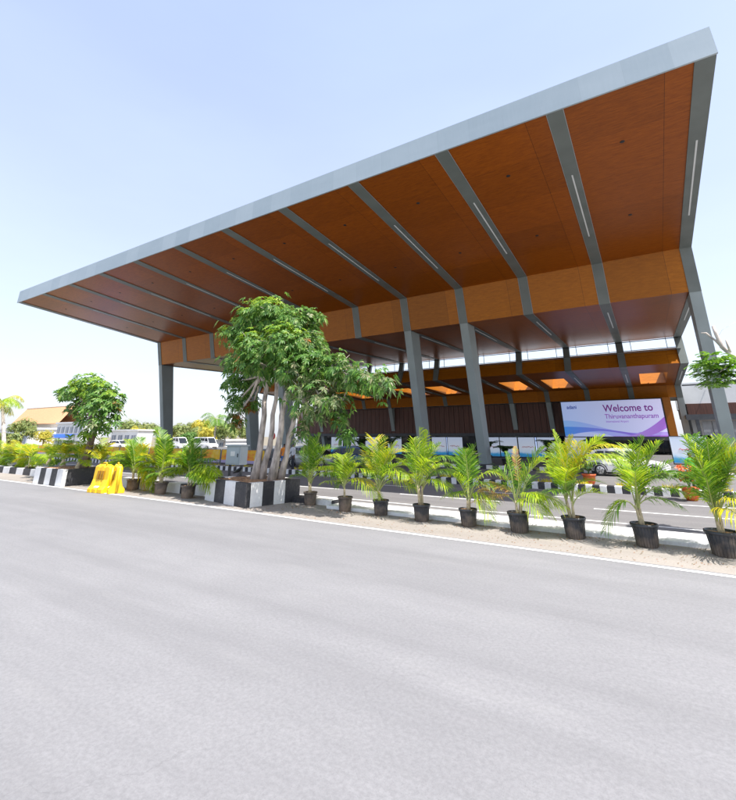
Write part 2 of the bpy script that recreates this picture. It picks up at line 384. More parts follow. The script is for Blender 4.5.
strip('drop_off_road', M['asph_far'], [(x, 21.9) for x in XS], [(x, 34) for x in XS], .0)
mb = MB(); mb.box(-75, 60, 32.6, 75, -.01, .16); struct('platform', mb, M['paving'])
# raised white painted kerb slab behind the pots (right) and alternating low kerb (left)
def kerb_run(name, x0, x1, y0, y1, z, step, label, cat='kerb', group=None, start=0, mats=None):
    r = empty(name, ((x0+x1)/2, y0, 0), label, cat, group)
    w = MB(); bl = MB(); x = x0; i = start
    while x < x1-.01:
        xe = min(x+step, x1)
        (w if i % 2 == 0 else bl).box(x+.004, xe-.004, y0, y1, -.02, z); x = xe; i += 1
    for m_, mm, nm in ((w, 'white_kerb', 'white_blocks'), (bl, 'black_kerb', 'black_blocks')):
        if m_.v:
            o = m_.build(nm, M[mm], r, bevel=.02); o.matrix_parent_inverse = Matrix.Translation(-r.location)
    return r
mb = MB(); mb.box(-9.2, 14, 12.22, 13.35, -.02, .09)
struct('white_kerb_slab', mb, M['white_kerb'], bevel=.02)
kerb_run('striped_kerb', -11.15, -9.22, 12.7, 13.3, .17, .9, 'short low black and white kerb stub beside the big tree planter', start=1)
kerb_run('striped_kerb', -23.2, -13.75, 12.1, 12.7, .36, .95, 'low black and white kerb between the two big striped planters')
kerb_run('striped_kerb', -75, -26.1, 12.6, 13.1, .36, .95, 'low black and white kerb running off left beyond the smaller planter')
# outer far kerb: separate concrete blocks, low shrubs between
kerb_run('divider_kerb', -75, 22, 21.45, 21.8, .27, .27, 'long black and white divider kerb across the far side of the road')
kerb_run('divider_kerb', -75, 22, 32.25, 32.58, .24, .45, 'black and white kerb along the covered platform edge')
mb = MB(); mb.box(-75, 22, 21.81, 22.55, -.01, .20); struct('divider_bed', mb, M['soil'])
rnd = random.Random(3); mb = MB()
x = -30
while x < 20:
    for k in range(34):
        c = Vector((x+rnd.uniform(-.32, .32), 22.15+rnd.uniform(-.28, .28), .2))
        h = rnd.uniform(.12, .24); d = Vector((rnd.uniform(-1, 1), rnd.uniform(-1, 1), 0))*.12; s_ = Vector((rnd.uniform(-1, 1), rnd.uniform(-1, 1), 0)).normalized()*.03
        mb.add([c-s_, c+s_, c+d+Vector((0, 0, h))], [(0, 1, 2)])
    x += 1.6
tag(mb.build('ground_cover', M['frond_y']), 'tufts of yellow green ground cover in the divider bed', 'ground cover', kind='stuff')
# leaf litter and grit on the verge
rnd = random.Random(5); mb = MB()
for i in range(700):
    x = rnd.uniform(-30, 6)
    if i % 3: x = rnd.choice([-5.7, -4.35, -3.05, -1.8, -.4, .9, -10.2, -8.4, -7.1, -11, -13]) + rnd.gauss(0, .5)
    y = line_y(x)+.25+abs(rnd.gauss(0, .7)); y = min(y, 12.1)
    a = rnd.uniform(0, 6.28); r = rnd.uniform(.008, .028); z = rnd.uniform(.004, .015)
    mb.add([(x+r*math.cos(a), y+r*math.sin(a), z), (x+r*.5*math.cos(a+1.6), y+r*.5*math.sin(a+1.6), z+.006), (x-r*math.cos(a), y-r*math.sin(a), z), (x-r*.5*math.cos(a+1.6), y-r*.5*math.sin(a+1.6), z+.003)], [(0, 1, 2, 3)])
for i in range(900):
    px_ = rnd.choice([-5.7, -4.35, -3.05, -1.8, -.4, .9, -10.1, -8.4, -7.1, -15.1, -17, -19.3]); a = rnd.uniform(0, 6.28); q_ = abs(rnd.gauss(.30, .16))
    x = px_+q_*math.cos(a); y = 11.9+q_*math.sin(a)*.8 - (.3 if px_ < -12 else 0); a = rnd.uniform(0, 6.28); L = rnd.uniform(.01, .05)
    mb.add([(x, y, .006), (x+L*math.cos(a), y+L*math.sin(a), .012), (x+L*.6*math.cos(a+.4), y+L*.6*math.sin(a+.4), .02)], [(0, 1, 2)])
tag(mb.build('leaf_litter', M['leaf_brown']), 'dry leaf litter scattered over the sandy verge', 'litter', kind='stuff')

# ================================================================== TERMINAL
T = empty('terminal_building', (-23, 31, 0), 'airport terminal with a huge wood lined cantilever canopy on leaning grey columns', 'building')
def tp(mb, name, m, parent=None, **k):
    o = mb.build(name, m, parent or T, **k)
    if parent is None: o.matrix_parent_inverse = Matrix.Translation(-T.location)
    return o
XL, XR = X0-11*SP-.31, X0+.31
RW = .31
rx = [X0-k*SP for k in range(12)]
# main roof solid
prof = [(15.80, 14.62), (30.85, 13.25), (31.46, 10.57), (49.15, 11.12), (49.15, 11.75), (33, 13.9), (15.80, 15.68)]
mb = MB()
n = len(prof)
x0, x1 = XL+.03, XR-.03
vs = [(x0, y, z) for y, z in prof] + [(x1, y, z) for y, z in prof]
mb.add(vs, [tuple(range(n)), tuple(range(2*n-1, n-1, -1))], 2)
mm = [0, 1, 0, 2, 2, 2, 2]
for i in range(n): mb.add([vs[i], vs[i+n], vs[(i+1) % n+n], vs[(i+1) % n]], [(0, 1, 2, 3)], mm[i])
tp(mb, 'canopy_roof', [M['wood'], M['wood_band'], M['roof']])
# fascia
mb = MB(); mb.box(XL-.02, XR+.02, 15.72, 15.796, 14.55, 15.73)
tp(mb, 'fascia', M['fascia'])
# ribs
def offset(poly, d):
    out = []
    for i, p in enumerate(poly):
        a = Vector(poly[max(i-1, 0)]); b = Vector(poly[i]); c = Vector(poly[min(i+1, len(poly)-1)])
        n1 = (b-a).normalized() if (b-a).length > 0 else None; n2 = (c-b).normalized() if (c-b).length > 0 else None
        if n1 is None: n1 = n2
        if n2 is None: n2 = n1
        p1 = Vector((-n1.y, n1.x)); p2 = Vector((-n2.y, n2.x)); m_ = (p1+p2)
        m_ = m_/max(.4, m_.dot(p1)); out.append(tuple(b + m_*d))
    return out
line = [(15.81, 14.62), (30.85, 13.25), (31.46, 10.57), (49.15, 11.12), (48.3, 8.52), (62.9, 7.92), (63.4, 6.55), (64.0, 6.5)]
down = offset(line, -.045); up_ = offset(line, .28)
for k, x in enumerate(rx):
    mb = MB(); n = len(line)
    e = .001*(k % 2)
    vs = [(x-RW, y, z) for y, z in down] + [(x+RW, y, z) for y, z in down] + [(x-RW, y, z) for y, z in up_] + [(x+RW, y, z) for y, z in up_]
    fs = []
    for i in range(n-1):
        fs += [(i, i+n, i+1+n, i+1), (2*n+i, 2*n+i+1, 3*n+i+1, 3*n+i), (i, i+1, 2*n+i+1, 2*n+i), (n+i, 3*n+i, 3*n+i+1, n+i+1)]
    fs += [(0, 2*n, 3*n, n), (n-1, 2*n-1, 4*n-1, 3*n-1)]
    mb.add(vs, fs); tp(mb, 'rib', M['rib'])
    # light strips
    def on(seg, t, off):
        a = Vector(down[seg]); b = Vector(down[seg+1]); p = a.lerp(b, t); d = (b-a).normalized(); nn = Vector((d.y, -d.x)); return p + nn*off
    for seg, t0, t1 in ((0, .30, .73), (2, .16, .52), (4, .30, .70)):
        mb = MB(); a = on(seg, t0, .012); b = on(seg, t1, .012); a2 = on(seg, t0, -.02); b2 = on(seg, t1, -.02)
        mb.prism([tuple(a2), tuple(a), tuple(b), tuple(b2)], x-.034, x+.034); tp(mb, 'light_strip', M['led'])
    # thin bright trim line down each side of the rib
    mb = MB()
    for sx in (-1, 1):
        for i in range(3):
            a = down[i]; b = down[i+1]
            d = (Vector(b)-Vector(a)).normalized(); nn = Vector((d.y, -d.x))*.010
            xa = x+sx*(RW+.002); xb = x+sx*(RW+.022)
            a = Vector(a)-nn*1.5; b = Vector(b)-nn*1.5
            vs = [(xa, a.x, a.y), (xa, b.x, b.y), (xb, b.x, b.y), (xb, a.x, a.y)]
            mb.add(vs, [(0, 1, 2, 3)])
    if 0 < k < 11: tp(mb, 'rib_trim', M['roof'])
# downlights
for k in range(11):
    for (y) in (19.0, 25.4):
        t = (y-15.8)/(30.85-15.8); z = 14.62+t*(13.25-14.62)
        for fr in (.55,):
            mb = MB(); mb.lathe([(.0, .0), (.085, .0), (.10, .012), (.10, .05)], X0-(k+fr)*SP, y, z-.012, 14); tp(mb, 'downlight', M['black'])
# columns
def column(x, top, bot, d0, d1, name='column', z0=.0):
    mb = MB()
    (yt, zt), (yb, zb) = top, bot
    vs = []
    for yy, zz, d in ((yb, zb, d1), (yt, zt, d0)):
        vs += [(x-RW, yy, zz), (x+RW, yy, zz), (x+RW, yy+d, zz), (x-RW, yy+d, zz)]
    mb.add(vs, [(0, 3, 2, 1), (4, 5, 6, 7), (0, 1, 5, 4), (1, 2, 6, 5), (2, 3, 7, 6), (3, 0, 4, 7)])
    o = tp(mb, name, M['col'], bevel=.012)
    pl = MB(); pl.box(x-.5, x+.5, yb-.15, yb+d1+.15, .16, .24); tp(pl, 'column_base', M['darkgrey'])
for k in (0, 3, 4, 7, 8, 11):
    column(rx[k], (31.40, 10.75), (33.55, .16), 1.65, 1.15)
    column(rx[k], (63.36, 6.75), (65.3, .16), 1.2, .9)
# second roof with skylights
A0, A1 = (48.34, 8.55), (62.9, 7.95)
def z3(y): return A0[1] + (A1[1]-A0[1])*(y-A0[0])/(A1[0]-A0[0])
mb = MB()
ZT = 9.9
hy0, hy1, HT = 53.2, 60.6, 62.6
for k in range(11):
    xa, xb = rx[k+1], rx[k]
    if k in (0, 2, 3, 5, 6, 8): ha, hb = xa+.25*SP, xb-.24*SP
    elif k == 9: ha, hb = xa+.25*SP, xb-.3*SP
    else: ha = None
    if k == 1: ha = None
    ya, yb = A0[0], A1[0]
    def q(x0, x1, y0, y1, t0=None, t1=None):
        if t0 is None: t0, t1 = y0, y1
        mb.quad((x0, y0, z3(y0)), (x1, y0, z3(y0)), (x1, y1, z3(y1)), (x0, y1, z3(y1)), 0)
        mb.quad((x0, t0, ZT), (x0, t1, ZT), (x1, t1, ZT), (x1, t0, ZT), 2)
    if ha is None: q(xa, xb, ya, yb)
    else:
        q(xa, ha, ya, yb); q(hb, xb, ya, yb); q(ha, hb, ya, hy0); q(ha, hb, hy1, yb, HT, yb)
# front band, rear band, rear roof
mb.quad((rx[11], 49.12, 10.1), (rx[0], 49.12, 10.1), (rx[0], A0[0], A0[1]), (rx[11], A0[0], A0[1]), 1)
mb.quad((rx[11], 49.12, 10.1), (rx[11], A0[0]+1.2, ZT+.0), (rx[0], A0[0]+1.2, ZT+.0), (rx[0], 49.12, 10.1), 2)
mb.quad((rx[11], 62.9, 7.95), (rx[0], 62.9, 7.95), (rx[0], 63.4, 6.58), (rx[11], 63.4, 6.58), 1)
for x in (rx[11], rx[0]):
    mb.add([(x, 49.12, 10.1), (x, A0[0], A0[1]), (x, 62.9, 7.95), (x, 63.4, 6.58), (x, 70, 6.58), (x, 70, ZT)], [(0, 1, 2, 3, 4, 5)], 2)
mb.quad((rx[11], 62.9, ZT), (rx[11], 70.45, ZT), (rx[0], 70.45, ZT), (rx[0], 62.9, ZT), 2); mb.quad((rx[11], 63.4, 6.58), (rx[0], 63.4, 6.58), (rx[0], 70.3, 6.58), (rx[11], 70.3, 6.58), 2)
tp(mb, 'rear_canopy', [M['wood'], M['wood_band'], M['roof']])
for k in range(11):
    xa, xb = rx[k+1], rx[k]
    if k in (0, 2, 3, 5, 6, 8): ha, hb = xa+.25*SP, xb-.24*SP
    elif k == 9: ha, hb = xa+.25*SP, xb-.3*SP
    else: continue
    mb = MB()
    for (x0, y0, x1, y1) in ((ha, hy0, hb, hy0), (hb, hy0, hb, hy1), (hb, hy1, ha, hy1), (ha, hy1, ha, hy0)):
        mb.quad((x0, y0, z3(y0)), (x1, y1, z3(y1)), (x1, HT if y1 == hy1 else y1, ZT), (x0, HT if y0 == hy1 else y0, ZT))  # rear wall slopes back at the top, shaped so the sun brightens it
    o = tp(mb, 'skylight', M['wood_band'])
    m2 = MB()
    for xx in (ha+.33*(hb-ha), ha+.66*(hb-ha)): m2.box(xx-.03, xx+.03, hy0+.01, hy1-.01, ZT-.25, ZT-.12)
    b_ = m2.build('glazing_bar', M['darkgrey'], o)
# clerestory mullions between the two roofs
mb = MB(); mb.box(XL+.3, XR-.3, 48.98, 49.04, 10.98, 11.05); mb.box(XL+.3, XR-.3, 48.98, 49.04, 10.12, 10.17)
for k in range(11):
    for fr in (.2, .8): x = rx[k]-fr*SP; mb.box(x-.025, x+.025, 48.985, 49.035, 10.1, 11.1)
tp(mb, 'clerestory_frame', M['black'])
# body of the terminal
mb = MB(); mb.box(rx[11]-6, rx[0]-1.05, 64.62, 90, 2.55, 6.56); tp(mb, 'upper_wall', M['darkgrey'])
mb = MB(); mb.box(rx[11]-6, rx[0]-1.05, 70.4, 90, 6.60, 9.85); tp(mb, 'roof_block', M['roof'])
mb = MB(); x = rx[11]-5.9
rnd = random.Random(2)
while x < rx[0]-1.3:
    w = .78
    mb.box(x, x+w-.05, 64.50-rnd.uniform(0, .05), 64.60, 2.62, 6.5); x += w
tp(mb, 'wall_cladding', M['wood_dark'])
mb = MB(); mb.box(rx[11]-6, rx[0]-1.05, 64.3, 64.6, 2.2, 2.6); tp(mb, 'beam', M['darkgrey'])
mb = MB(); mb.box(rx[11]-6, rx[0]-1.05, 68, 68.2, .16, 2.6); tp(mb, 'glass_wall', M['glass'])
x = rx[11]-6
while x < rx[0]-1.1:
    mb = MB(); mb.box(x, x+.08, 67.9, 67.98, .16, 2.6); x += 2.2; tp(mb, 'mullion', M['rib'])
mb = MB(); mb.box(2.06, 2.84, 62.3, 64.25, .16, 6.52); tp(mb, 'end_pier', M['wood_band'])
mb = MB()
x = rx[11]-5
while x < rx[0]-1.2: mb.box(x, x+.6, 66.5, 66.6, 2.45, 2.5); x += 2.4
# ------------------------------------------------------------------ banner screen
BX0, BX1, BZ0, BZ1, BY = -9.0, 1.90, 2.15, 6.36, 61.9
B = empty('welcome_screen', ((BX0+BX1)/2, BY, BZ0), 'wide lit welcome sign in lavender and blue with purple lettering under the canopy', 'sign')
BI = Matrix.Translation(-B.location)
def bp_(mb, name, m, **k): o = mb.build(name, m, B, **k); o.matrix_parent_inverse = BI; return o
mb = MB(); mb.box(BX0-.12, BX1+.12, BY+.05, BY+.45, BZ0-.45, BZ1+.10); bp_(mb, 'frame', M['black'])
mb = MB(); mb.box(BX0-.12, BX1+.12, BY-.06, BY+.045, BZ0-.42, BZ0-.02); bp_(mb, 'bottom_rail', M['darkgrey'])
mb = MB(); mb.box(BX0+1.5, BX0+1.65, BY+.46, BY+.6, .16, BZ0+1); mb.box(BX1-1.65, BX1-1.5, BY+.46, BY+.6, .16, BZ0+1); bp_(mb, 'support_post', M['black'])
def screen_mat():
    m, n, l, b = newmat('sign_face'); tc = n.new('ShaderNodeTexCoord'); sep = n.new('ShaderNodeSeparateXYZ'); l.new(tc.outputs['Object'], sep.inputs[0])
    u = math_node(n, l, 'DIVIDE', math_node(n, l, 'SUBTRACT', sep.outputs[0], BX0), BX1-BX0)
    c = ramp(n, l, u, [(0, (.42, .55, .90)), (.4, (.52, .60, .92)), (.75, (.62, .64, .93)), (1, (.68, .66, .92))])
    l.new(c, b.inputs['Base Color']); l.new(c, b.inputs['Emission Color']); b.inputs['Emission Strength'].default_value = .22
    b.inputs['Roughness'].default_value = .5; return m
mb = MB(); mb.box(BX0, BX1, BY, BY+.04, BZ0, BZ1); bp_(mb, 'screen_face', screen_mat())
def wave(name, top, bot, cols, dy):
    N = 60; mb = MB(); 
    for i in range(N):
        a, b_ = i/N, (i+1)/N
        xa, xb = BX0+a*(BX1-BX0), BX0+b_*(BX1-BX0); H = BZ1-BZ0
        ta, tb, ba, bb = top(a), top(b_), bot(a), bot(b_)
        if ta-ba < .002 and tb-bb < .002: continue
        mb.quad((xa, BY-dy, BZ0+H*ba), (xb, BY-dy, BZ0+H*bb), (xb, BY-dy, BZ0+H*max(tb, bb)), (xa, BY-dy, BZ0+H*max(ta, ba)))
    m, n, l, b = newmat(name); tc = n.new('ShaderNodeTexCoord'); sep = n.new('ShaderNodeSeparateXYZ'); l.new(tc.outputs['Object'], sep.inputs[0])
    u = math_node(n, l, 'DIVIDE', math_node(n, l, 'SUBTRACT', sep.outputs[0], BX0), BX1-BX0)
    c = ramp(n, l, u, cols); l.new(c, b.inputs['Base Color']); l.new(c, b.inputs['Emission Color']); b.inputs['Emission Strength'].default_value = .22
    bp_(mb, 'wave_stripe', m)
cos = math.cos
wave('wave_pale', lambda u: .40*cos(u*2.2)**2*.9+.10 if u < .75 else .10+.02, lambda u: 0.0 if u < .75 else 0.0,
     [(0, (.25, .48, .88)), (.5, (.38, .42, .88)), (1, (.45, .32, .80))], .004)
wave('wave_blue', lambda u: .26*cos(u*1.9)+.02 if u < .8 else .03, lambda u: max(0, .15*math.sin(u*4.4)) if u < .71 else 0.0,
     [(0, (.06, .28, .80)), (.35, (.18, .22, .74)), (.7, (.26, .16, .68)), (1, (.40, .14, .62))], .008)
wave('wave_purple', lambda u: .02+.50*max(0, (u-.62)/.38)**1.7, lambda u: .22*max(0, (u-.80)/.2)**1.4,
     [(0, (.2, .2, .7)), (.6, (.40, .28, .75)), (1, (.38, .15, .62))], .012)
wave('wave_light', lambda u: .12*math.sin(min(1, u/.5)*math.pi) if u < .5 else 0, lambda u: 0, [(0, (.5, .6, .92)), (1, (.6, .62, .93))], .016)
def text(body, x, z, size, mat, parent, name, y, width=None, inv=None, ext=.004, rz=0, bold=0):
    cu = bpy.data.curves.new('t', 'FONT'); cu.body = body; cu.size = size; cu.extrude = ext; cu.offset = bold
    o = bpy.data.objects.new('t', cu); COL.objects.link(o)
    bpy.context.view_layer.update()
    me = bpy.data.meshes.new_from_object(o.evaluated_get(bpy.context.evaluated_depsgraph_get()))
    bpy.data.objects.remove(o)
    w = max(v.co.x for v in me.vertices) or 1
    s_ = (width/w) if width else 1
    for v in me.vertices: v.co = Vector((x+v.co.x*s_, y-v.co.z, z+v.co.y))
    me.materials.clear(); me.materials.append(mat); me.name = name
    r = bpy.data.objects.new(name, me); COL.objects.link(r); r.parent = parent
    if inv: r.matrix_parent_inverse = inv
    return r
pur = emis('sign_purple_ink', (.24, .02, .30), .1); pur2 = emis('sign_violet_ink', (.33, .10, .50), .15); blu = emis('sign_blue_ink', (.03, .08, .40), .1)
text('Welcome to', BX0+4.75, BZ0+2.90, 1.18, pur, B, 'lettering', BY-.02, 5.2, BI, bold=.018)
text('Thiruvananthapuram', BX0+4.8, BZ0+2.08, .76, pur2, B, 'lettering', BY-.02, 5.55, BI, bold=.008)
text('International Airport', BX0+4.85, BZ0+1.62, .36, pur2, B, 'lettering', BY-.02, 2.4, BI)
text('adani', BX0+.62, BZ0+3.35, .62, blu, B, 'logo_lettering', BY-.02, 1.15, BI, bold=.012)

# ------------------------------------------------------------------ poster panels on the platform
def poster_mat(i):
    m, n, l, b = newmat('poster_print'); tc = n.new('ShaderNodeTexCoord'); sep = n.new('ShaderNodeSeparateXYZ'); l.new(tc.outputs['Object'], sep.inputs[0])
    w = noise(n, l, tc.outputs['Object'], 1.1, 3)
    hgt = math_node(n, l, 'ADD', sep.outputs[2], math_node(n, l, 'MULTIPLY', w, .8))
    c = ramp(n, l, math_node(n, l, 'DIVIDE', hgt, 2.6), [(.0, (.02, .10, .42)), (.28, (.04, .32, .62)), (.37, (.55, .68, .82)), (.5, (.66, .72, .82)), (.9, (.58, .66, .82))])
    l.new(c, b.inputs['Base Color']); b.inputs['Roughness'].default_value = .4
    l.new(c, b.inputs['Emission Color']); b.inputs['Emission Strength'].default_value = .18  # faint glow added in the print's own colour, no lamp behind the board
    return m
PM = poster_mat(0)
def poster(x, y, w, h, label):
    r = empty('poster_stand', (x, y, .16), label, 'poster stand', 'poster stands along the platform')
    mb = MB(); mb.box(-w/2, w/2, -.03, .03, .12, h); mb.build('poster_board', PM, r)
    mb = MB()
    for sx in (-1, 1): mb.box(sx*(w/2+.03)-.03, sx*(w/2+.03)+.03, -.04, .04, 0, h+.03); 
    mb.box(-w/2, w/2, -.04, .04, h+.001, h+.05); mb.box(-w/2, w/2, -.25, .25, 0, .06)
    mb.build('stand_frame', M['black'], r)
    rr = random.Random(int(x*10)); mb = MB()
    z = h*.52
    for k in range(7):
        x0 = -w*.3+k*w*.085; mb.tube([(x0, -.036, z+rr.uniform(-.05, .05)), (x0+w*.05, -.036, z+rr.uniform(.0, .14)), (x0+w*.1, -.036, z+rr.uniform(-.06, .04))], .018, 4)
    mb.build('script_lettering', M['red'], r)
    return r
nm = ['fifth', 'fourth', 'third', 'second', 'first']
px = [(337, 46), (353, 46), (372, 46), (395, 46), (440, 46), (455, 46), (491.5, 46), (509.5, 46), (528, 46), (546, 46), (577, 46), (690, 42)]
plabs = ['pale blue poster stand behind the big tree, leftmost of the row', 'pale blue poster stand just right of the big tree trunk', 'pale blue poster stand behind the third palm pot from the tree',
         'pale blue poster stand left of the fourth grey column', 'pale blue poster stand between the two middle grey columns, left one', 'pale blue poster stand between the two middle grey columns, right one',
         'pale blue poster stand just right of the middle grey column', 'white poster stand with red script, second right of the middle grey column', 'white poster stand with red script above a narrow blue foot, third from the column',
         'poster stand left of the orange pot below the welcome sign', 'poster stand under the left half of the welcome sign', 'large lavender poster stand at the right end near the orange flowers']
for (x, Y), lb in zip(px, plabs):
    p = at(x, 450, Y); w, h = (1.78, 1.92) if x != 690 else (2.3, 2.0)
    poster(p.x, Y, w, h, lb)

# ================================================================== PLANTERS
def planter(name, x0, x1, y0, y1, h, label, nf, ns, start=0, rz=0):
    W0 = x1-x0
    r = empty(name, (x1-W0*math.cos(rz), y0-W0*math.sin(rz), 0), label, 'planter', 'striped concrete tree planters', rz)
    wd = MB(); bd = MB(); t = .18
    def run(ax, a, b, fixed0, fixed1, n, st):
        for i in range(n):
            u0 = a+(b-a)*i/n; u1 = a+(b-a)*(i+1)/n
            tgt = MB(); white = (i+st) % 2 == 0
            if ax == 'x': tgt.box(min(u0, u1), max(u0, u1), fixed0, fixed1, -.02, h)
            else: tgt.box(fixed0, fixed1, min(u0, u1), max(u0, u1), -.02, h)
            tgt.build('white_panel' if white else 'black_panel', M['white_kerb' if white else 'black_kerb'], r)
    W_, D_ = x1-x0, y1-y0
    run('x', 0, W_, 0, t, nf, start); run('x', 0, W_, D_-t, D_, nf, start)
    run('y', t+.001, D_-t-.001, W_-t, W_, ns, start+nf); run('y', t+.001, D_-t-.001, 0, t, ns, start+1)
    so_ = MB(); N = 14; rr = random.Random(4)
    hs = [[h-.06+rr.uniform(-.02, .07) for _ in range(N+1)] for _ in range(N+1)]
    for i in range(N):
        for j in range(N):
            f = lambda a, b: (t+(W_-2*t)*a/N, t+(D_-2*t)*b/N, hs[a][b])
            so_.quad(f(i, j), f(i+1, j), f(i+1, j+1), f(i, j+1))
    so_.build('soil', M['soil'], r)
    return r
planter('striped_planter', -14.2, -11.45, 10.86, 13.05, .73, 'black and white striped concrete planter holding the big leafy tree', 4, 4, 0, -.21)
planter('striped_planter', -26.1, -23.3, 10.72, 12.75, .73, 'black and white striped concrete planter beside the yellow barrier, under the small tree', 5, 1, 0)

# ================================================================== TREES
def rosette(mb, c, out, L, wdt, nl, droop, rnd, mi=0):
    """a whorl of folded drooping leaflets"""
    out = out.normalized()
    a = Vector((rnd.uniform(-1, 1), rnd.uniform(-1, 1), rnd.uniform(-1, 1))).normalized()
    u = out.cross(a).normalized(); v = out.cross(u)
    for k in range(nl):
        A = 2*math.pi*(k+rnd.uniform(-.3, .3))/nl
        d = (u*math.cos(A)+v*math.sin(A))*1.0 + out*rnd.uniform(.05, .5); d.normalize()
        l_ = L*rnd.uniform(.7, 1.15)
        s_ = d.cross(out).normalized()*wdt*rnd.uniform(.8, 1.2)
        p0 = c; p1 = c+d*l_*.5 + Vector((0, 0, -droop*l_*.15)); p2 = c+d*l_*.88+Vector((0, 0, -droop*l_*.62))
        n0 = len(mb.v); fold = out*wdt*.25
        mb.v += [tuple(p0), tuple(p1-s_-fold), tuple(p1+fold*.3), tuple(p1+s_-fold), tuple(p2)]
        mb.f += [[n0, n0+1, n0+2], [n0, n0+2, n0+3], [n0+1, n0+4, n0+2], [n0+2, n0+4, n0+3]]; mb.m += [mi]*4
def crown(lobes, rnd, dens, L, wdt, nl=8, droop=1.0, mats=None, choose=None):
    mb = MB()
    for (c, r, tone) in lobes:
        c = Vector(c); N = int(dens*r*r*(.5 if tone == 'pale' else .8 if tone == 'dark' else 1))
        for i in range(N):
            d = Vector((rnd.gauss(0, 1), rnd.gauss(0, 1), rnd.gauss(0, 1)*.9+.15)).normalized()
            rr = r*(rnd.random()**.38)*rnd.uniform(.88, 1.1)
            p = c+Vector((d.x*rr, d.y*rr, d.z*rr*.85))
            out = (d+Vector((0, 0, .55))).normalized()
            if tone == 'mixed': mi = 1 if (d.z > .45 and rnd.random() < .75) else 0  # upper leaves of each lobe mostly take the yellower green
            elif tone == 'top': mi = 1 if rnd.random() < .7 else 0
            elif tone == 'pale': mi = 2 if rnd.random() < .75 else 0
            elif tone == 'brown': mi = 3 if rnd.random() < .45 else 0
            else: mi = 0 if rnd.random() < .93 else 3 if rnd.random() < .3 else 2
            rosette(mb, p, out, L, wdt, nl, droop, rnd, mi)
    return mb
def limb(mb, a, b, r0, r1, rnd, n=6, wob=.08, sides=8):
    a, b = Vector(a), Vector(b); pts = []; L = (b-a).length
    for i in range(n+1):
        t = i/n; p = a.lerp(b, t)
        if 0 < i < n: p += Vector((rnd.uniform(-1, 1), rnd.uniform(-1, 1), rnd.uniform(-.5, .5)))*wob*L*.25
        pts.append(p)
    mb.tube(pts, [r0+(r1-r0)*i/n for i in range(n+1)], sides); return pts
rnd = random.Random(11)
TY = 12.0
lob = [ # px, py, Y, radius(m), tone
 (252, 318, 12.2, .85, 'mixed'), (272, 313, 12.0, .9, 'mixed'), (297, 322, 11.8, .85, 'dark'), (313, 320, 12.2, .5, 'dark'), (262, 304, 12.2, .42, 'top'),
 (236, 333, 12.0, .75, 'mixed'), (252, 346, 11.2, .80, 'mixed'), (284, 343, 11.0, .95, 'mixed'), (308, 348, 11.8, .85, 'dark'), (297, 340, 13.0, 1.0, 'dark'),
 (236, 362, 11.6, .7, 'dark'), (258, 362, 11.1, .75, 'dark'), (233, 383, 12.2, .55, 'dark'), (238, 402, 12.3, .48, 'dark'), (237, 420, 12.4, .38, 'brown'), (280, 330, 13.3, 1.1, 'dark'),
 (290, 368, 11.2, .8, 'dark'), (312, 366, 11.4, .8, 'dark'), (334, 370, 11.4, .72, 'dark'), (352, 377, 11.3, .62, 'pale'), (368, 380, 11.2, .58, 'dark'), (382, 384, 11.1, .46, 'pale'),
 (300, 388, 11.1, .6, 'pale'), (318, 394, 11.0, .72, 'pale'), (330, 402, 11.0, .5, 'pale'), (305, 412, 11.0, .55, 'pale'), (322, 414, 11.1, .42, 'pale'), (339, 418, 11.2, .28, 'dark'), (347, 434, 11.3, .24, 'dark'), (343, 400, 11.2, .36, 'pale'),
 (247, 385, 12.6, .5, 'dark'), (262, 380, 12.8, .5, 'dark'), (300, 436, 11.0, .28, 'pale'), (252, 405, 12.9, .34, 'brown'), (268, 350, 12.6, 1.0, 'dark')]
lobes = [(at(x, y, Y), r, t) for x, y, Y, r, t in lob]
bt = at(266, 482, 12)
TR = empty('spreading_tree', (bt.x, 12, .7), 'big leafy tree with four pale leaning trunks in the striped planter', 'tree')
TI = Matrix.Translation(-TR.location)
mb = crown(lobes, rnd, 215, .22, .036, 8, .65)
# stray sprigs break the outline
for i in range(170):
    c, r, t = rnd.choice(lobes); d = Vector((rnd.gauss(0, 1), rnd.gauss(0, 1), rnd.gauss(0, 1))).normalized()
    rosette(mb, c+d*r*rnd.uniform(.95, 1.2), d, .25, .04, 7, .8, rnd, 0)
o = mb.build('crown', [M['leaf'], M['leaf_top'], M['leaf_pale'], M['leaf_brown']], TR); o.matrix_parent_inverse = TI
trunks = [((254, 481), (262, 430), (266, 388), (256, 352), 12.0, .13), ((262, 484), (272, 430), (277, 385), (272, 345), 12.2, .11),
          ((271, 483), (280, 430), (288, 388), (294, 350), 12.1, .13), ((280, 482), (290, 436), (298, 400), (316, 370), 12.4, .11)]
hubs = []
for b0, b1, b2, b3, Y, r in trunks:
    Y += .25
    mb = MB(); P = [gnd(b0[0], b0[1], .66) if False else at(b0[0], b0[1], Y)]
    P[0].z = .6; P += [at(*b1, Y), at(*b2, Y+.05), at(*b3, Y+.1)]
    pts = []
    for i in range(3):
        for t in (0, .33, .66): q_ = P[i].lerp(P[i+1], t); q_ += Vector((rnd.uniform(-.035, .035), rnd.uniform(-.035, .035), 0)); pts.append(q_)
    pts.append(P[3]); pts[0] = P[0]
    rad = [r*(1.45 if i == 0 else 1.15 if i == 1 else 1-.055*i) for i in range(len(pts))]
    mb.tube(pts, rad, 12); 
    hubs += [pts[-1], pts[-3]]
    o = mb.build('trunk', M['bark'], TR, smooth=True); o.matrix_parent_inverse = TI
mb = MB()
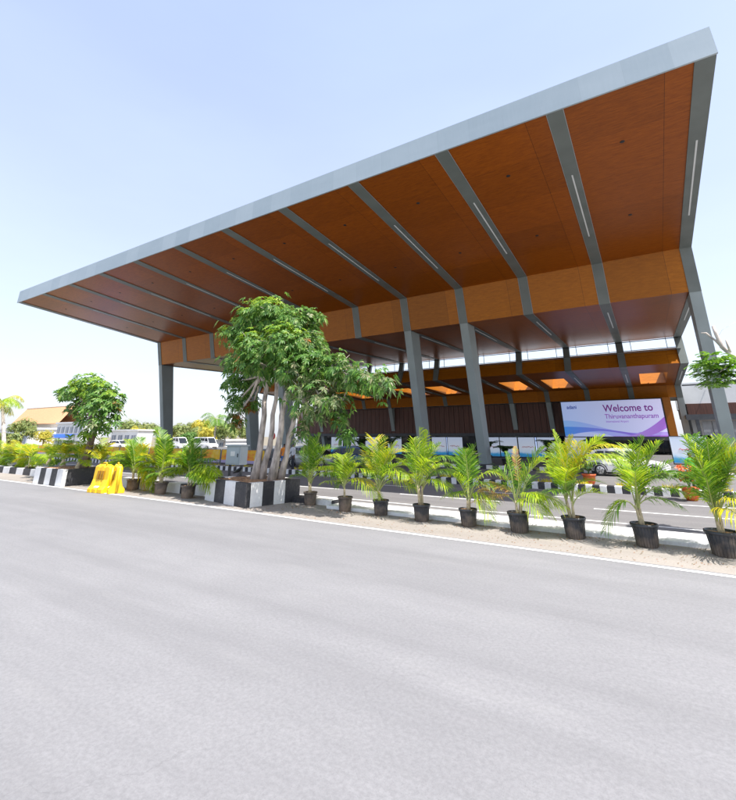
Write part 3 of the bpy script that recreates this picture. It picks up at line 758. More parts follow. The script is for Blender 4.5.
for c, r, t in lobes:
    hb = min(hubs, key=lambda h: (h-c).length); limb(mb, hb, c, .06, .018, rnd)
    for k in range(3): limb(mb, c, c+Vector((rnd.uniform(-1, 1), rnd.uniform(-1, 1), rnd.uniform(-.3, 1)))*r*.8, .018, .006, rnd, 3, .1, 5)
limb(mb, hubs[2], at(352, 377, 11.3), .09, .035, rnd, 8); limb(mb, at(352, 377, 11.3), at(386, 386, 11.1), .03, .01, rnd)
o = mb.build('branch', M['bark'], TR, smooth=True); o.matrix_parent_inverse = TI

# small tree at the left planter
rnd = random.Random(21)
bt = at(84, 468, 11.7)
T2 = empty('small_tree', (bt.x, 11.7, .7), 'small round leafy tree standing left, behind the yellow barrier', 'tree'); TI = Matrix.Translation(-T2.location)
lob = [(88, 385, 11.8, .85, 'top'), (75, 390, 11.4, .7, 'mixed'), (102, 392, 11.6, .75, 'mixed'), (63, 394, 11.8, .45, 'mixed'), (112, 400, 11.6, .6, 'mixed'), (96, 407, 11.2, .85, 'dark'), (112, 412, 11.6, .55, 'dark'),
       (100, 424, 11.4, .6, 'dark'), (78, 408, 11.8, .6, 'dark'), (83, 420, 11.6, .36, 'dark'), (88, 434, 11.6, .38, 'top'), (115, 424, 11.6, .3, 'dark'), (92, 398, 12.4, .9, 'dark')]
lobes = [(at(x, y, Y), r, t) for x, y, Y, r, t in lob]
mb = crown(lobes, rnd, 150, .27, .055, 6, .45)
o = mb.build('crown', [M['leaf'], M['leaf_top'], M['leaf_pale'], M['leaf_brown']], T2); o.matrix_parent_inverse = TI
mb = MB(); P = [at(84, 466, 11.7), at(90, 445, 11.7), at(95, 428, 11.7), at(90, 412, 11.6), at(87, 398, 11.6)]; P[0].z = .6
mb.tube(P, [.20, .15, .14, .12, .07], 10); o = mb.build('trunk', M['bark_dark'], T2, smooth=True); o.matrix_parent_inverse = TI
mb = MB()
for c, r, t in lobes: limb(mb, P[3], c, .06, .02, rnd)
o = mb.build('branch', M['bark_dark'], T2, smooth=True); o.matrix_parent_inverse = TI

# pruned tree on the right: bare cut limbs and a feathery clump (trunk stands just outside the frame)
rnd = random.Random(31)
base = Vector((at(775, 430, 14).x, 13.0, .08))
T3 = empty('pruned_tree', base, 'pruned tree with bare cut limbs and one feathery green clump at right edge', 'tree'); TI = Matrix.Translation(-base)
mb = MB(); fork = at(748, 366, 14)
mb.tube([base, base+Vector((.0, 0, 1.2)), base.lerp(fork, .6)+Vector((.15, 0, .5)), fork], [.17, .14, .12, .07], 12)
o = mb.build('trunk', M['bark'], T3, smooth=True); o.matrix_parent_inverse = TI
mb = MB()
mb.tube([fork, at(734, 357, 14), at(722, 347, 14), at(716, 334, 14), at(713, 326, 14)], [.065, .055, .05, .042, .036], 9)
mb.tube([at(724, 349, 14), at(716, 341, 14), at(706, 333, 14), at(701, 333, 14)], [.035, .028, .022, .012], 8)
mb.tube([at(731, 354, 14), at(728, 346, 13.9), at(726, 340, 13.9)], [.03, .025, .02], 7)
mb.tube([at(738, 360, 14), at(728, 366, 13.9), at(720, 372, 13.8)], [.03, .02, .01], 6)
mb.tube([at(716, 340, 14), at(722, 330, 14.1), at(735, 322, 14.2)], [.004, .003, .002], 5)
o = mb.build('branch', M['bark'], T3, smooth=True); o.matrix_parent_inverse = TI
def pinnate(mb, p, d, L, rnd, mi=0, nl=9, lw=.018, ll=.09):
    d = d.normalized(); s_ = d.cross(Vector((0, 0, 1))).normalized()
    for i in range(nl):
        t = (i+1)/nl; c = p+d*L*t+Vector((0, 0, -L*.5*t*t))
        for sg in (-1, 1):
            e = c+s_*sg*ll*(1-.5*t)+d*ll*.25+Vector((0, 0, -.02)); w = d*lw
            m_ = c.lerp(e, .5)
            mb.add([c, m_-w, e, m_+w], [(0, 1, 2, 3)], mi)
mb = MB()
for (x, y, r) in ((714, 360, .32), (724, 366, .36), (733, 372, .34), (708, 372, .30), (718, 378, .36), (728, 381, .34), (740, 366, .36), (742, 380, .35), (712, 384, .22), (704, 366, .2)):
    c = at(x, y, 13.9+rnd.uniform(-.3, .3))
    for i in range(42):
        d = Vector((rnd.gauss(0, 1), rnd.gauss(0, 1), rnd.gauss(0, .7)+.3)).normalized()
        pinnate(mb, c+d*r*rnd.random()**.5*.7, Vector((d.x, d.y, abs(d.z)*.5+.1)), rnd.uniform(.16, .30), rnd)
o = mb.build('crown', M['leaf_rain'], T3); o.matrix_parent_inverse = TI

# ================================================================== PALMS
def leaflets(mb, pts, n, L, wd, rnd, mi=0, vlift=.35, droop=.5, t0=.22):
    """leaflets along a rachis polyline"""
    def P(t):
        s_ = t*(len(pts)-1); i = min(int(s_), len(pts)-2); return pts[i].lerp(pts[i+1], s_-i), (pts[i+1]-pts[i]).normalized()
    for i in range(n):
        t = t0+(1-t0)*i/(n-1); p, tg = P(min(t, .999))
        side = tg.cross(Vector((0, 0, 1)))
        if side.length < .15: side = tg.cross(Vector((.6, .8, 0)))
        side.normalize(); upv = side.cross(tg).normalized()
        prof = math.sin(math.pi*min(1, (t-t0)/(1-t0)*.82+.16))**.7
        for sg in (-1, 1):
            l_ = L*prof*rnd.uniform(.78, 1.15)+.03
            fw = .35+.9*t+rnd.uniform(-.22, .22)
            d = (side*sg+tg*fw+upv*vlift*rnd.uniform(.6, 1.3)).normalized()
            w = wd*rnd.uniform(.85, 1.15); nrm = d.cross(tg).normalized(); ww = nrm.cross(d).normalized()*w*.5
            a = p; b = p+d*l_*.45+Vector((0, 0, -droop*l_*.06)); c = p+d*l_*.8+Vector((0, 0, -droop*l_*.26)); e = p+d*l_*.98+Vector((0, 0, -droop*l_*.52))
            n0 = len(mb.v)
            mb.v += [tuple(a-ww*.4), tuple(a+ww*.4), tuple(b-ww), tuple(b+ww), tuple(c-ww*.8), tuple(c+ww*.8), tuple(e)]
            mb.f += [[n0, n0+1, n0+3, n0+2], [n0+2, n0+3, n0+5, n0+4], [n0+4, n0+5, n0+6]]; mb.m += [mi]*3
def bez(a, b, c, n=12): return [(a*(1-t)**2+b*2*t*(1-t)+c*t*t) for t in [i/n for i in range(n+1)]]
def palm(px, py, tips, label, potmat='pot', pr=.245, ph=.44, stem=.42, name='potted_palm', seed=0, Yover=None, stems=3, scale=1.0, z0=0.0):
    """px,py: foot of the pot in the photo; tips: (x, y, dY, tone, arch)"""
    rnd = random.Random(100+seed)
    g = gnd(px, py) if Yover is None else Yover
    r = empty(name, (g.x, g.y, z0), label, 'potted plant', 'potted palms along the verge', rnd.uniform(-.1, .1)*0)
    tilt = rnd.uniform(-.03, .03)
    mb = MB()
    R0 = pr*.76
    mb.lathe([(0, 0), (R0, 0), (R0+.01, .02), (pr*.95, ph*.86), (pr*.95, ph*.87), (pr*1.07, ph*.875), (pr*1.09, ph*.93), (pr*1.07, ph), (pr*.96, ph), (pr*.93, ph*.93), (0, ph*.92)], n=32)
    for k in range(24):      # moulded ridges of a nursery pot
        A = 2*math.pi*k/24; c_, s_ = math.cos(A), math.sin(A)
        mb.tube([((R0+.012)*c_, (R0+.012)*s_, .02), ((pr*.95)*c_, (pr*.95)*s_, ph*.84)], .006, 5)
    o = mb.build('pot', [M[potmat]], r, smooth=True)
    mb = MB(); N = 5
    pts = [(0, 0)]; ring = []
    for q_ in range(1, 4):
        for k in range(16): A = 2*math.pi*k/16; ring.append((q_*pr*.31*math.cos(A), q_*pr*.31*math.sin(A), ph*.90+rnd.uniform(-.01, .03)))
    mb.add([(0, 0, ph*.93)]+ring, [(0, 1+k, 1+(k+1) % 16) for k in range(16)]+[(1+q_*16+k, 1+(q_+1)*16+k, 1+(q_+1)*16+(k+1) % 16, 1+q_*16+(k+1) % 16) for q_ in range(2) for k in range(16)])
    mb.build('soil', M['soil'], r)
    mb = MB(); tops = []
    for s_ in range(stems):
        A = rnd.uniform(0, 6.28); b = Vector((math.cos(A), math.sin(A), 0))*.05*rnd.uniform(.3, 1.2)
        t = b*2.0+Vector((0, 0, ph+stem*rnd.uniform(.75, 1.1))); b.z = ph*.85
        mb.tube([b, b.lerp(t, .3)+Vector((0, 0, 0)), b.lerp(t, .6), t], [.042, .034, .028, .018], 9); tops.append(t)
    mb.build('stem', M['palmstem'], r, smooth=True)
    tips = list(tips)
    for (x, y, dY, tone, arch) in tips[:]:
        for rep in range((1 if px > 290 else 3) if len(tone) == 1 else 0): tips.append((x+rnd.uniform(-9, 9), y+rnd.uniform(2, 16), dY+rnd.uniform(-.4, .4), rnd.choice([tone, tone, 'g', 'l']), max(0, arch+rnd.uniform(-.1, .15))))
    for i, tp_ in enumerate(tips):
        x, y, dY, tone, arch = tp_
        tip = at(x, y, g.y+dY) - Vector((g.x, g.y, z0))
        base = tops[i % len(tops)].copy(); b0 = base-Vector((0, 0, stem*.25))
        hor = Vector((tip.x-base.x, tip.y-base.y, 0))
        ctrl = base+hor*(.22 if arch < .5 else .32); ctrl.z = max(tip.z, base.z)*1.0 + arch*hor.length*.55
        if arch < .2: ctrl.z = base.z+(tip.z-base.z)*.62
        pts = bez(b0, ctrl, tip, 14)
        mb = MB(); mb.tube(pts, [.013*(1-.8*k/14)+.002 for k in range(15)], 5, 4)
        Lr = sum((pts[k+1]-pts[k]).length for k in range(14))
        nL = int(13+Lr*13); mi = {'g': 0, 'l': 1, 'y': 2, 'd': 3}[tone[0]]
        narrow = len(tone) > 1
        leaflets(mb, pts, nL, (.13 if narrow else .47)*min(1.1, Lr/1.2+.25)*scale, (.018 if px > 290 else .026)*scale, rnd, mi, .45 if arch < .3 else .15, .9 if arch > .3 else .35, .30)
        mb.build('frond', [M['frond_g'], M['frond_l'], M['frond_y'], M['frond_d'], M['rachis']], r)
    return r
palm(727, 556, [(692, 436, .1, 'g', 0), (707, 441, -.2, 'g', .05), (722, 437, .3, 'l', 0), (741, 446, 0, 'y', .1), (758, 452, -.2, 'l', .2), (680, 476, .0, 'g', .35), (769, 470, .1, 'y', .5), (748, 505, -.5, 'y', .75), (700, 470, -.5, 'g', .2), (765, 500, .3, 'g', .6), (712, 455, .6, 'g', .1), (735, 440, .5, 'g', 0), (698, 492, .5, 'l', .5)],
     'large bushy palm in a black pot at the far right end of the row', pr=.27, ph=.44, stem=.34, seed=1)
palm(648, 546.5, [(644, 438, .2, 'g', .0), (628, 446, .6, 'l', .15), (606, 516, -.1, 'l', .95), (615, 466, .1, 'g', .25), (660, 442, .3, 'l', .1), (692, 474, .0, 'g', .35), (672, 462, -.3, 'g', .15), (632, 470, -.5, 'g', .1), (684, 492, .3, 'g', .5)],
     'palm in a black pot with one frond drooping low to its left, second from right', stem=.36, seed=2)
palm(576, 538, [(553, 430, .1, 'ln', .0), (560, 446, .2, 'l', .0), (573, 437, .0, 'y', .0), (619, 446, .1, 'y', .42), (626, 458, -.3, 'l', .45), (604, 436, .4, 'l', .15), (590, 446, -.2, 'y', .05), (555, 476, -.3, 'l', .3), (600, 482, .2, 'g', .3), (545, 462, .5, 'l', .2), (568, 470, -.5, 'l', .1)],
     'tall yellow green palm in a black pot below the left side of the welcome sign', stem=.42, seed=3)
palm(520, 532, [(506, 452, .1, 'gn', .0), (544, 448, .0, 'g', .08), (549, 507, -.1, 'l', .8), (497, 472, .1, 'g', .2), (483, 488, .1, 'd', .5), (515, 447, .3, 'dn', 0), (530, 466, .3, 'g', .1), (560, 503, .1, 'l', .65), (537, 498, -.4, 'l', .6)],
     'palm in a black pot with a bright frond drooping right and a thin brown spear', stem=.32, seed=4)
palm(469, 526, [(474, 446, .0, 'g', .0), (462, 452, .3, 'g', .0), (502, 474, .0, 'l', .5), (496, 502, -.1, 'l', .9), (455, 492, .1, 'g', .4), (456, 470, .1, 'l', .2), (506, 488, .2, 'd', .6)],
     'small palm in a black pot in front of the middle leaning column', stem=.26, seed=5, pr=.225, ph=.41)
palm(422, 521, [(420, 429, .0, 'l', .0), (428, 432, .2, 'l', .0), (413, 446, .2, 'g', .0), (455, 458, .0, 'g', .4), (448, 486, -.2, 'l', .7), (402, 462, .2, 'l', .2), (440, 444, .3, 'g', .1), (462, 474, .3, 'g', .55), (405, 480, -.1, 'y', .5), (434, 462, -.4, 'l', .2)],
     'tall upright palm in a black pot with pale stem, left of the middle leaning column', stem=.50, seed=6, pr=.225, ph=.42)
palm(381, 515, [(386, 438, .0, 'g', .0), (374, 440, .2, 'y', .25), (397, 443, .2, 'l', .0), (407, 452, .1, 'y', .2), (412, 482, .0, 'l', .7), (368, 470, .1, 'g', .4), (366, 452, .3, 'y', .15), (391, 450, -.3, 'l', .0), (402, 470, -.2, 'l', .4)],
     'yellowish palm in a black pot, third pot right of the big tree planter', stem=.34, seed=7, pr=.225, ph=.41)
palm(345, 511, [(354, 450, .0, 'l', .05), (369, 458, .1, 'g', .3), (326, 474, .1, 'g', .4), (337, 484, .0, 'g', .5), (342, 456, .2, 'l', .0), (374, 484, .1, 'y', .6), (360, 464, -.3, 'l', .1), (330, 464, .4, 'g', .2)],
     'thin palm in a dull grey pot, second pot right of the big tree planter', 'pot_dusty', stem=.40, seed=8, pr=.22, ph=.41, stems=2)
palm(310, 505, [(309, 438, .0, 'g', .0), (320, 434, .1, 'g', .0), (347, 458, .0, 'l', .5), (338, 470, .1, 'l', .6), (299, 452, .2, 'g', .05), (299, 472, .1, 'g', .3), (330, 446, .2, 'g', .15), (314, 446, -.3, 'g', 0)],
     'dense dark green palm in a dusty pot touching the big tree planter', 'pot_dusty', stem=.30, seed=9, pr=.22, ph=.41)
palm(187, 498, [(186, 446, .0, 'g', .1), (196, 440, .3, 'g', .0), (178, 452, .1, 'l', .15), (214, 468, .0, 'l', .5), (218, 476, .0, 'l', .6), (168, 462, .2, 'l', .4), (205, 456, .3, 'g', .3), (206, 478, -.3, 'g', .5)],
     'dense green palm in a dusty pot left of the big tree planter', 'pot_dusty', stem=.28, seed=10, pr=.25, ph=.44)
palm(160, 494, [(158, 428, .0, 'g', .0), (150, 448, .1, 'y', .2), (172, 448, .2, 'l', .2), (140, 460, .0, 'l', .5), (180, 462, .1, 'y', .5), (146, 470, -.2, 'g', .5), (165, 446, .3, 'l', .1)],
     'palm in a dusty pot in front of the far left column, middle of three', 'pot_dusty', stem=.30, seed=11, pr=.25, ph=.44)
palm(132, 490, [(128, 440, .0, 'l', .05), (118, 452, .1, 'l', .3), (146, 446, .1, 'y', .3), (152, 480, .0, 'y', .85), (110, 466, .0, 'g', .5), (140, 438, .3, 'g', .1), (122, 460, -.3, 'g', .3)],
     'palm in a brown dusty pot just right of the yellow barrier', 'pot_dusty', stem=.30, seed=12, pr=.25, ph=.44)
palm(28.5, 474.5, [(24, 446, 0, 'y', .2), (40, 450, .1, 'l', .3), (48, 458, .0, 'l', .5), (18, 456, .0, 'y', .4), (32, 444, .2, 'l', .0)],
     'small palm in a brown pot left of the smaller striped planter', 'pot_dusty', stem=.28, seed=13, pr=.26, ph=.46)
palm(16, 472.5, [(12, 440, 0, 'y', .1), (22, 446, .1, 'l', .2), (28, 456, .0, 'l', .5), (6, 452, .0, 'g', .4), (18, 450, .2, 'y', .1)],
     'palm in a black pot second from the left edge', stem=.3, seed=14, pr=.28, ph=.48)
palm(1, 470, [(-3, 440, 0, 'l', .1), (8, 446, .1, 'y', .2), (12, 456, .0, 'l', .5), (-8, 452, .0, 'g', .4)],
     'palm in a black pot at the left edge', stem=.3, seed=15, pr=.28, ph=.48)
# palms growing in the left planter
def bed_palm(x, y, Y, tips, label, seed, group='palms growing in the left planter'):
    rnd = random.Random(seed); g = at(x, y, Y); g.z = .68
    r = empty('bed_palm', g, label, 'palm', group)
    mb = MB(); mb.lathe([(0, 0), (.13, .0), (.15, .08), (.10, .22), (.05, .38), (.0, .4)], n=14); mb.build('stem', M['palmstem'], r, smooth=True)
    tips = list(tips)+[(a+rnd.uniform(-10, 10), b+rnd.uniform(-2, 12), c+rnd.uniform(-.4, .4), rnd.choice('gly'), max(0, e+rnd.uniform(-.1, .2))) for a, b, c, d, e in tips for _ in (0, 1)]
    for i, (tx, ty, dY, tone, arch) in enumerate(tips):
        tip = at(tx, ty, Y+dY)-g; base = Vector((0, 0, .25)); hor = Vector((tip.x, tip.y, 0)); ctrl = base+hor*.3; ctrl.z = max(tip.z, .3)+arch*hor.length*.5
        pts = bez(base, ctrl, tip, 12); mb = MB(); mb.tube(pts, [.013*(1-.8*k/12)+.002 for k in range(13)], 5, 4)
        leaflets(mb, pts, 26, .42, .030, rnd, {'g': 0, 'l': 1, 'y': 2, 'd': 3}[tone], .3, .7, .25)
        mb.build('frond', [M['frond_g'], M['frond_l'], M['frond_y'], M['frond_d'], M['rachis']], r)
bed_palm(100, 468, 12.2, [(88, 444, 0, 'y', .2), (100, 438, .2, 'l', .1), (112, 444, .1, 'y', .3), (122, 456, 0, 'l', .5), (106, 452, -.2, 'y', .2), (92, 452, .3, 'l', .3)], 'yellow green palm growing behind the yellow barrier', 51)
bed_palm(78, 468, 11.6, [(68, 446, 0, 'l', .3), (80, 442, .2, 'l', .1), (92, 446, .1, 'y', .3), (96, 458, 0, 'l', .5), (70, 456, -.2, 'g', .4)], 'young palm at the foot of the small tree in the striped planter', 53)
bed_palm(48, 468, 12.4, [(36, 450, 0, 'g', .3), (46, 444, .2, 'y', .1), (58, 448, .1, 'l', .3), (62, 458, 0, 'l', .5)], 'small yellowish palm at the left end of the smaller striped planter', 54)
bed_palm(62, 468, 12.0, [(46, 448, 0, 'g', .3), (58, 440, .2, 'l', .1), (70, 436, .1, 'g', .1), (76, 446, 0, 'l', .3), (50, 458, -.1, 'l', .5), (84, 452, .2, 'g', .5)], 'loose green palm growing in the smaller striped planter', 52)
# coconut palm far left
def tall_palm(x, y, Y, base_px, R, label, seed, nf=15, tone=(0, 1, 2), name='coconut_palm', r0=.22, group=None):
    rnd = random.Random(seed); top = at(x, y, Y); b = at(base_px, 440, Y+.5); b.z = 0
    r = empty(name, b, label, 'palm tree', group); top -= b
    mb = MB(); mid = top*.5+Vector((.06*top.z, 0, 0)); mb.tube(bez(Vector((0, 0, 0)), mid, top, 10), [r0*(1.2-.06*k) for k in range(11)], 8); mb.build('trunk', M['bark'], r, smooth=True)
    mb = MB()
    for i in range(nf):
        A = 2*math.pi*i/nf+rnd.uniform(-.2, .2); el = rnd.uniform(-.1, .9); L = R*rnd.uniform(.85, 1.15)
        d = Vector((math.cos(A), math.sin(A), 0)); ctrl = top+d*L*.5+Vector((0, 0, L*el*.8)); tip = top+d*L*.95+Vector((0, 0, L*(el*.75-.55)))
        pts = bez(top, ctrl, tip, 10); mb.tube(pts, [.035*(1-.07*k) for k in range(11)], 4, 4)
        leaflets(mb, pts, 30, R*.30, R*.016, rnd, rnd.choice(tone), -.25, 1.5, .12)
    mb.build('crown', [M['frond_g'], M['frond_l'], M['frond_y'], M['frond_d'], M['rachis']], r)
tall_palm(2, 402, 22, 8, 2.6, 'coconut palm leaning at the left edge of the picture', 61)
tall_palm(216, 419, 60, 214, 3.0, 'distant coconut palm rising over the far trees', 62, 12, (0,))

# ================================================================== YELLOW BARRIERS
def barrier(loc, rz, label, tilt=0):
    r = empty('plastic_barrier', loc, label, 'barrier', 'yellow plastic road barriers', rz); r.rotation_euler.x = tilt
    w = .48; mb = MB()
    prof = [(-.30, 0), (-.30, .14), (-.20, .26), (-.13, .50), (-.11, .95), (-.07, 1.02), (.07, 1.02), (.11, .95), (.13, .50), (.20, .26), (.30, .14), (.30, 0)]
    xs = [-w, -w*.93, -w*.5, -w*.46, -w*.2, -w*.16, w*.16, w*.2, w*.46, w*.5, w*.93, w]
    sc = [.80, 1, 1, .88, .88, 1, 1, .88, .88, 1, 1, .80]
    top = [.93, 1, 1.06, 1.0, 1.0, 1.06, 1.06, 1.0, 1.0, 1.06, 1, .93]
    n = len(prof); vs = []
    for x, s_, t in zip(xs, sc, top):
        vs += [(x, y*s_, z*(t if z > .6 else 1)) for y, z in prof]
    fs = [tuple(range(n)), tuple(range(len(vs)-1, len(vs)-n-1, -1))]
    for i in range(len(xs)-1):
        for j in range(n):
            k = (j+1) % n; fs.append((i*n+j, (i+1)*n+j, (i+1)*n+k, i*n+k))
    mb.add(vs, fs); mb.build('barrier_body', M['yellow'], r, bevel=.02)
    mb = MB()
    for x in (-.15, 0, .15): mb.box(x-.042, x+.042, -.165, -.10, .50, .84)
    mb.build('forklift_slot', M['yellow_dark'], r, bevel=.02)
    for sx in (-1, 1):
        mb = MB(); mb.tube([(sx*(w+.02), 0, .08), (sx*(w+.02), 0, .98)], .055, 10); mb.build('coupling_post', M['yellow'], r, smooth=True)
    mb = MB(); mb.tube([(-.12, -.02, 1.05), (-.10, -.02, 1.14), (.10, -.02, 1.14), (.12, -.02, 1.05)], .025, 6); mb.build('filler_cap', M['yellow'], r, smooth=True)
    mb = MB(); mb.add([(-.12, -.272, .20), (.16, -.272, .20), (.18, -.225, .262), (-.10, -.225, .262)], [(0, 1, 2, 3)]); mb.build('sticker', M['sticker'], r)
    return r
g = gnd(93, 493); barrier((g.x, g.y+.3, 0), .12, 'yellow plastic road barrier in front, white sticker near its foot')
barrier((g.x+.55, g.y+.55, 0), -.35, 'yellow plastic road barrier standing behind the other one', tilt=.0)

# ================================================================== CABINET
g = at(236, 464, 13.3); CB = empty('utility_cabinet', (g.x, 13.3, 0), 'pale grey utility cabinet on two dark legs behind the big tree planter', 'cabinet')
mb = MB(); mb.box(-.42, .42, -.2, .2, 1.08, 1.80); mb.box(-.47, .47, -.25, .25, 1.801, 1.86); mb.build('cabinet_body', M['cabinet'], CB, bevel=.01)
mb = MB(); mb.box(-.37, .37, -.215, -.2015, 1.13, 1.75); o = mb.build('cabinet_door', M['cabinet'], CB, bevel=.004)
m2 = MB(); m2.box(.28, .31, -.24, -.216, 1.38, 1.52); m2.build('handle', M['black'], o)
mb = MB(); mb.box(-.14, .12, -.219, -.2155, 1.42, 1.60); mb.build('notice', M['sticker'], CB)
for sx in (-.34, .34): mb = MB(); mb.box(sx-.04, sx+.04, -.04, .04, 0, 1.079); mb.build('leg', M['darkgrey'], CB)

# ================================================================== CROW
g = at(237, 477, 12.9); CR = MB()
def skin_mesh(name, verts, edges, radii, mats, parent=None, sub=2, matfn=None):
    me = bpy.data.meshes.new(name); me.from_pydata([tuple(v) for v in verts], edges, [])
    o = bpy.data.objects.new(name, me); COL.objects.link(o)
    sk = o.modifiers.new('skin', 'SKIN'); sk.use_smooth_shade = True
    for i, r in enumerate(radii):
        sv = me.skin_vertices[0].data[i]; sv.radius = (r, r) if not isinstance(r, tuple) else r
    me.skin_vertices[0].data[0].use_root = True
    ss = o.modifiers.new('sub', 'SUBSURF'); ss.levels = sub; ss.render_levels = sub
    bpy.context.view_layer.update()
    nme = bpy.data.meshes.new_from_object(o.evaluated_get(bpy.context.evaluated_depsgraph_get()))
    bpy.data.objects.remove(o); nme.name = name
    nme.materials.clear()
    for m_ in mats: nme.materials.append(m_)
    for p in nme.polygons:
        p.use_smooth = True
        p.material_index = matfn(p.center) if matfn else 0
    r = bpy.data.objects.new(name, nme); COL.objects.link(r)
    if parent: r.parent = parent
    return r
cr = empty('crow', (g.x, 12.95, .73), 'black crow standing on the rear edge of the big planter', 'bird')
skin_mesh('body', [(0, 0, .17), (.09, 0, .22), (.15, 0, .28), (.22, 0, .275), (-.09, 0, .14), (-.22, 0, .09), (-.32, 0, .05)], [(0, 1), (1, 2), (2, 3), (0, 4), (4, 5), (5, 6)], [.075, .06, .042, .010, .06, .035, .012], [M['black']], cr)
for s_ in (-.03, .03):
    mb = MB(); mb.tube([(0, s_, .12), (.01, s_, .05), (-.01, s_, 0), (.04, s_, 0)], .008, 6); mb.build('leg', M['black'], cr)

# ================================================================== PEOPLE
def person(loc, rz, label, top, legs, pose='stand', H=1.68, extra=None):
    k = H/1.7
    r = empty('person', loc, label, 'person', None, rz)
    V = [(0, 0, .95), (0, 0, 1.12), (0, 0, 1.32), (0, 0, 1.44), (0, -.01, 1.52), (0, -.01, 1.58), (0, 0, 1.66)]
    E_ = [(0, 1), (1, 2), (2, 3), (3, 4), (4, 5), (5, 6)]
    Rr = [(.15, .11), (.135, .10), (.165, .11), (.10, .08), (.052, .052), (.082, .095), (.07, .085)]
    def add(v, par, rad): V.append(v); E_.append((par, len(V)-1)); Rr.append(rad); return len(V)-1
    for s_ in (-1, 1):
        sh = add((s_*.18, 0, 1.40), 3, .062)
        if pose == 'arm' and s_ == 1: el = add((s_*.30, -.12, 1.20), sh, .045); wr = add((s_*.22, -.34, 1.28), el, .033); add((s_*.20, -.42, 1.31), wr, .028)
        else: el = add((s_*.24, .02, 1.13), sh, .045); wr = add((s_*.25, -.06, .90), el, .033); add((s_*.25, -.08, .80), wr, .03)
        hp = add((s_*.09, 0, .90), 0, .095); st = .10*s_ if pose == 'walk' else .02
        kn = add((s_*.10, -st-.02, .50), hp, .062); an = add((s_*.11, st*1.2, .09), kn, .042); add((s_*.12, st*1.2-.15, .04), an, .038)
    V = [(a*k, b*k, c*k) for a, b, c in V]; Rr = [(tuple(q_*k for q_ in rr) if isinstance(rr, tuple) else rr*k) for rr in Rr]
    def mf(c):
        z = c.z/k
        if z > 1.49: return 3 if (z > 1.64 or (c.y > .02 and z > 1.55)) else 0
        if abs(c.x)/k > .2 and z < .98: return 0
        if z > .93: return 1
        if z > .08: return 2
        return 3
    skin_mesh('body', V, E_, Rr, [M['skin'], M[top], M[legs], M['hair']], r, 2, mf)
    mb = MB(); ico(mb, (0, -.095*k, 1.585*k), .014*k, sub=1, sc=(.8, 1.2, 1.4)); mb.build('nose', M['skin'], r, smooth=True)
    mb = MB(); ico(mb, (0, .015*k, 1.64*k), .098*k, sub=2, sc=(.9, 1.02, .8), jit=.03); mb.build('hair', M['hair'], r, smooth=True)
    for s_ in (-1, 1):
        hb = MB()
        for f in range(4):
            x = s_*.25*k+(f-1.5)*.018*k*0; y = (-.10+(f-1.5)*.019)*k
            hb.tube([(s_*.25*k, y, .80*k), (s_*.245*k, y-.004, .765*k), (s_*.235*k, y-.008, (.735-.006*abs(f-1.5))*k)], [.009*k, .008*k, .006*k], 6)
        hb.tube([(s_*.24*k, -.13*k, .84*k), (s_*.225*k, -.15*k, .80*k), (s_*.22*k, -.155*k, .78*k)], [.010*k, .009*k, .007*k], 6)
        if not (pose == 'arm' and s_ == 1): hb.build('fingers', M['skin'], r, smooth=True)
    return r
g = gnd(268, 472); person((g.x, 23.4, 0), .5, 'person in an orange top and blue trousers seen between the tree trunks', 'cl_orange', 'cl_blue', 'walk')
g = at(293, 462, 24.5); person((g.x, 24.5, 0), -.4, 'person in a white shirt standing right of the tree trunks', 'cl_white', 'cl_dark')
g = at(693, 470, 23.2); person((g.x, 23.2, 0), .2, 'person in a green shirt behind the rightmost palm', 'cl_green', 'cl_dark', 'arm', 1.55)

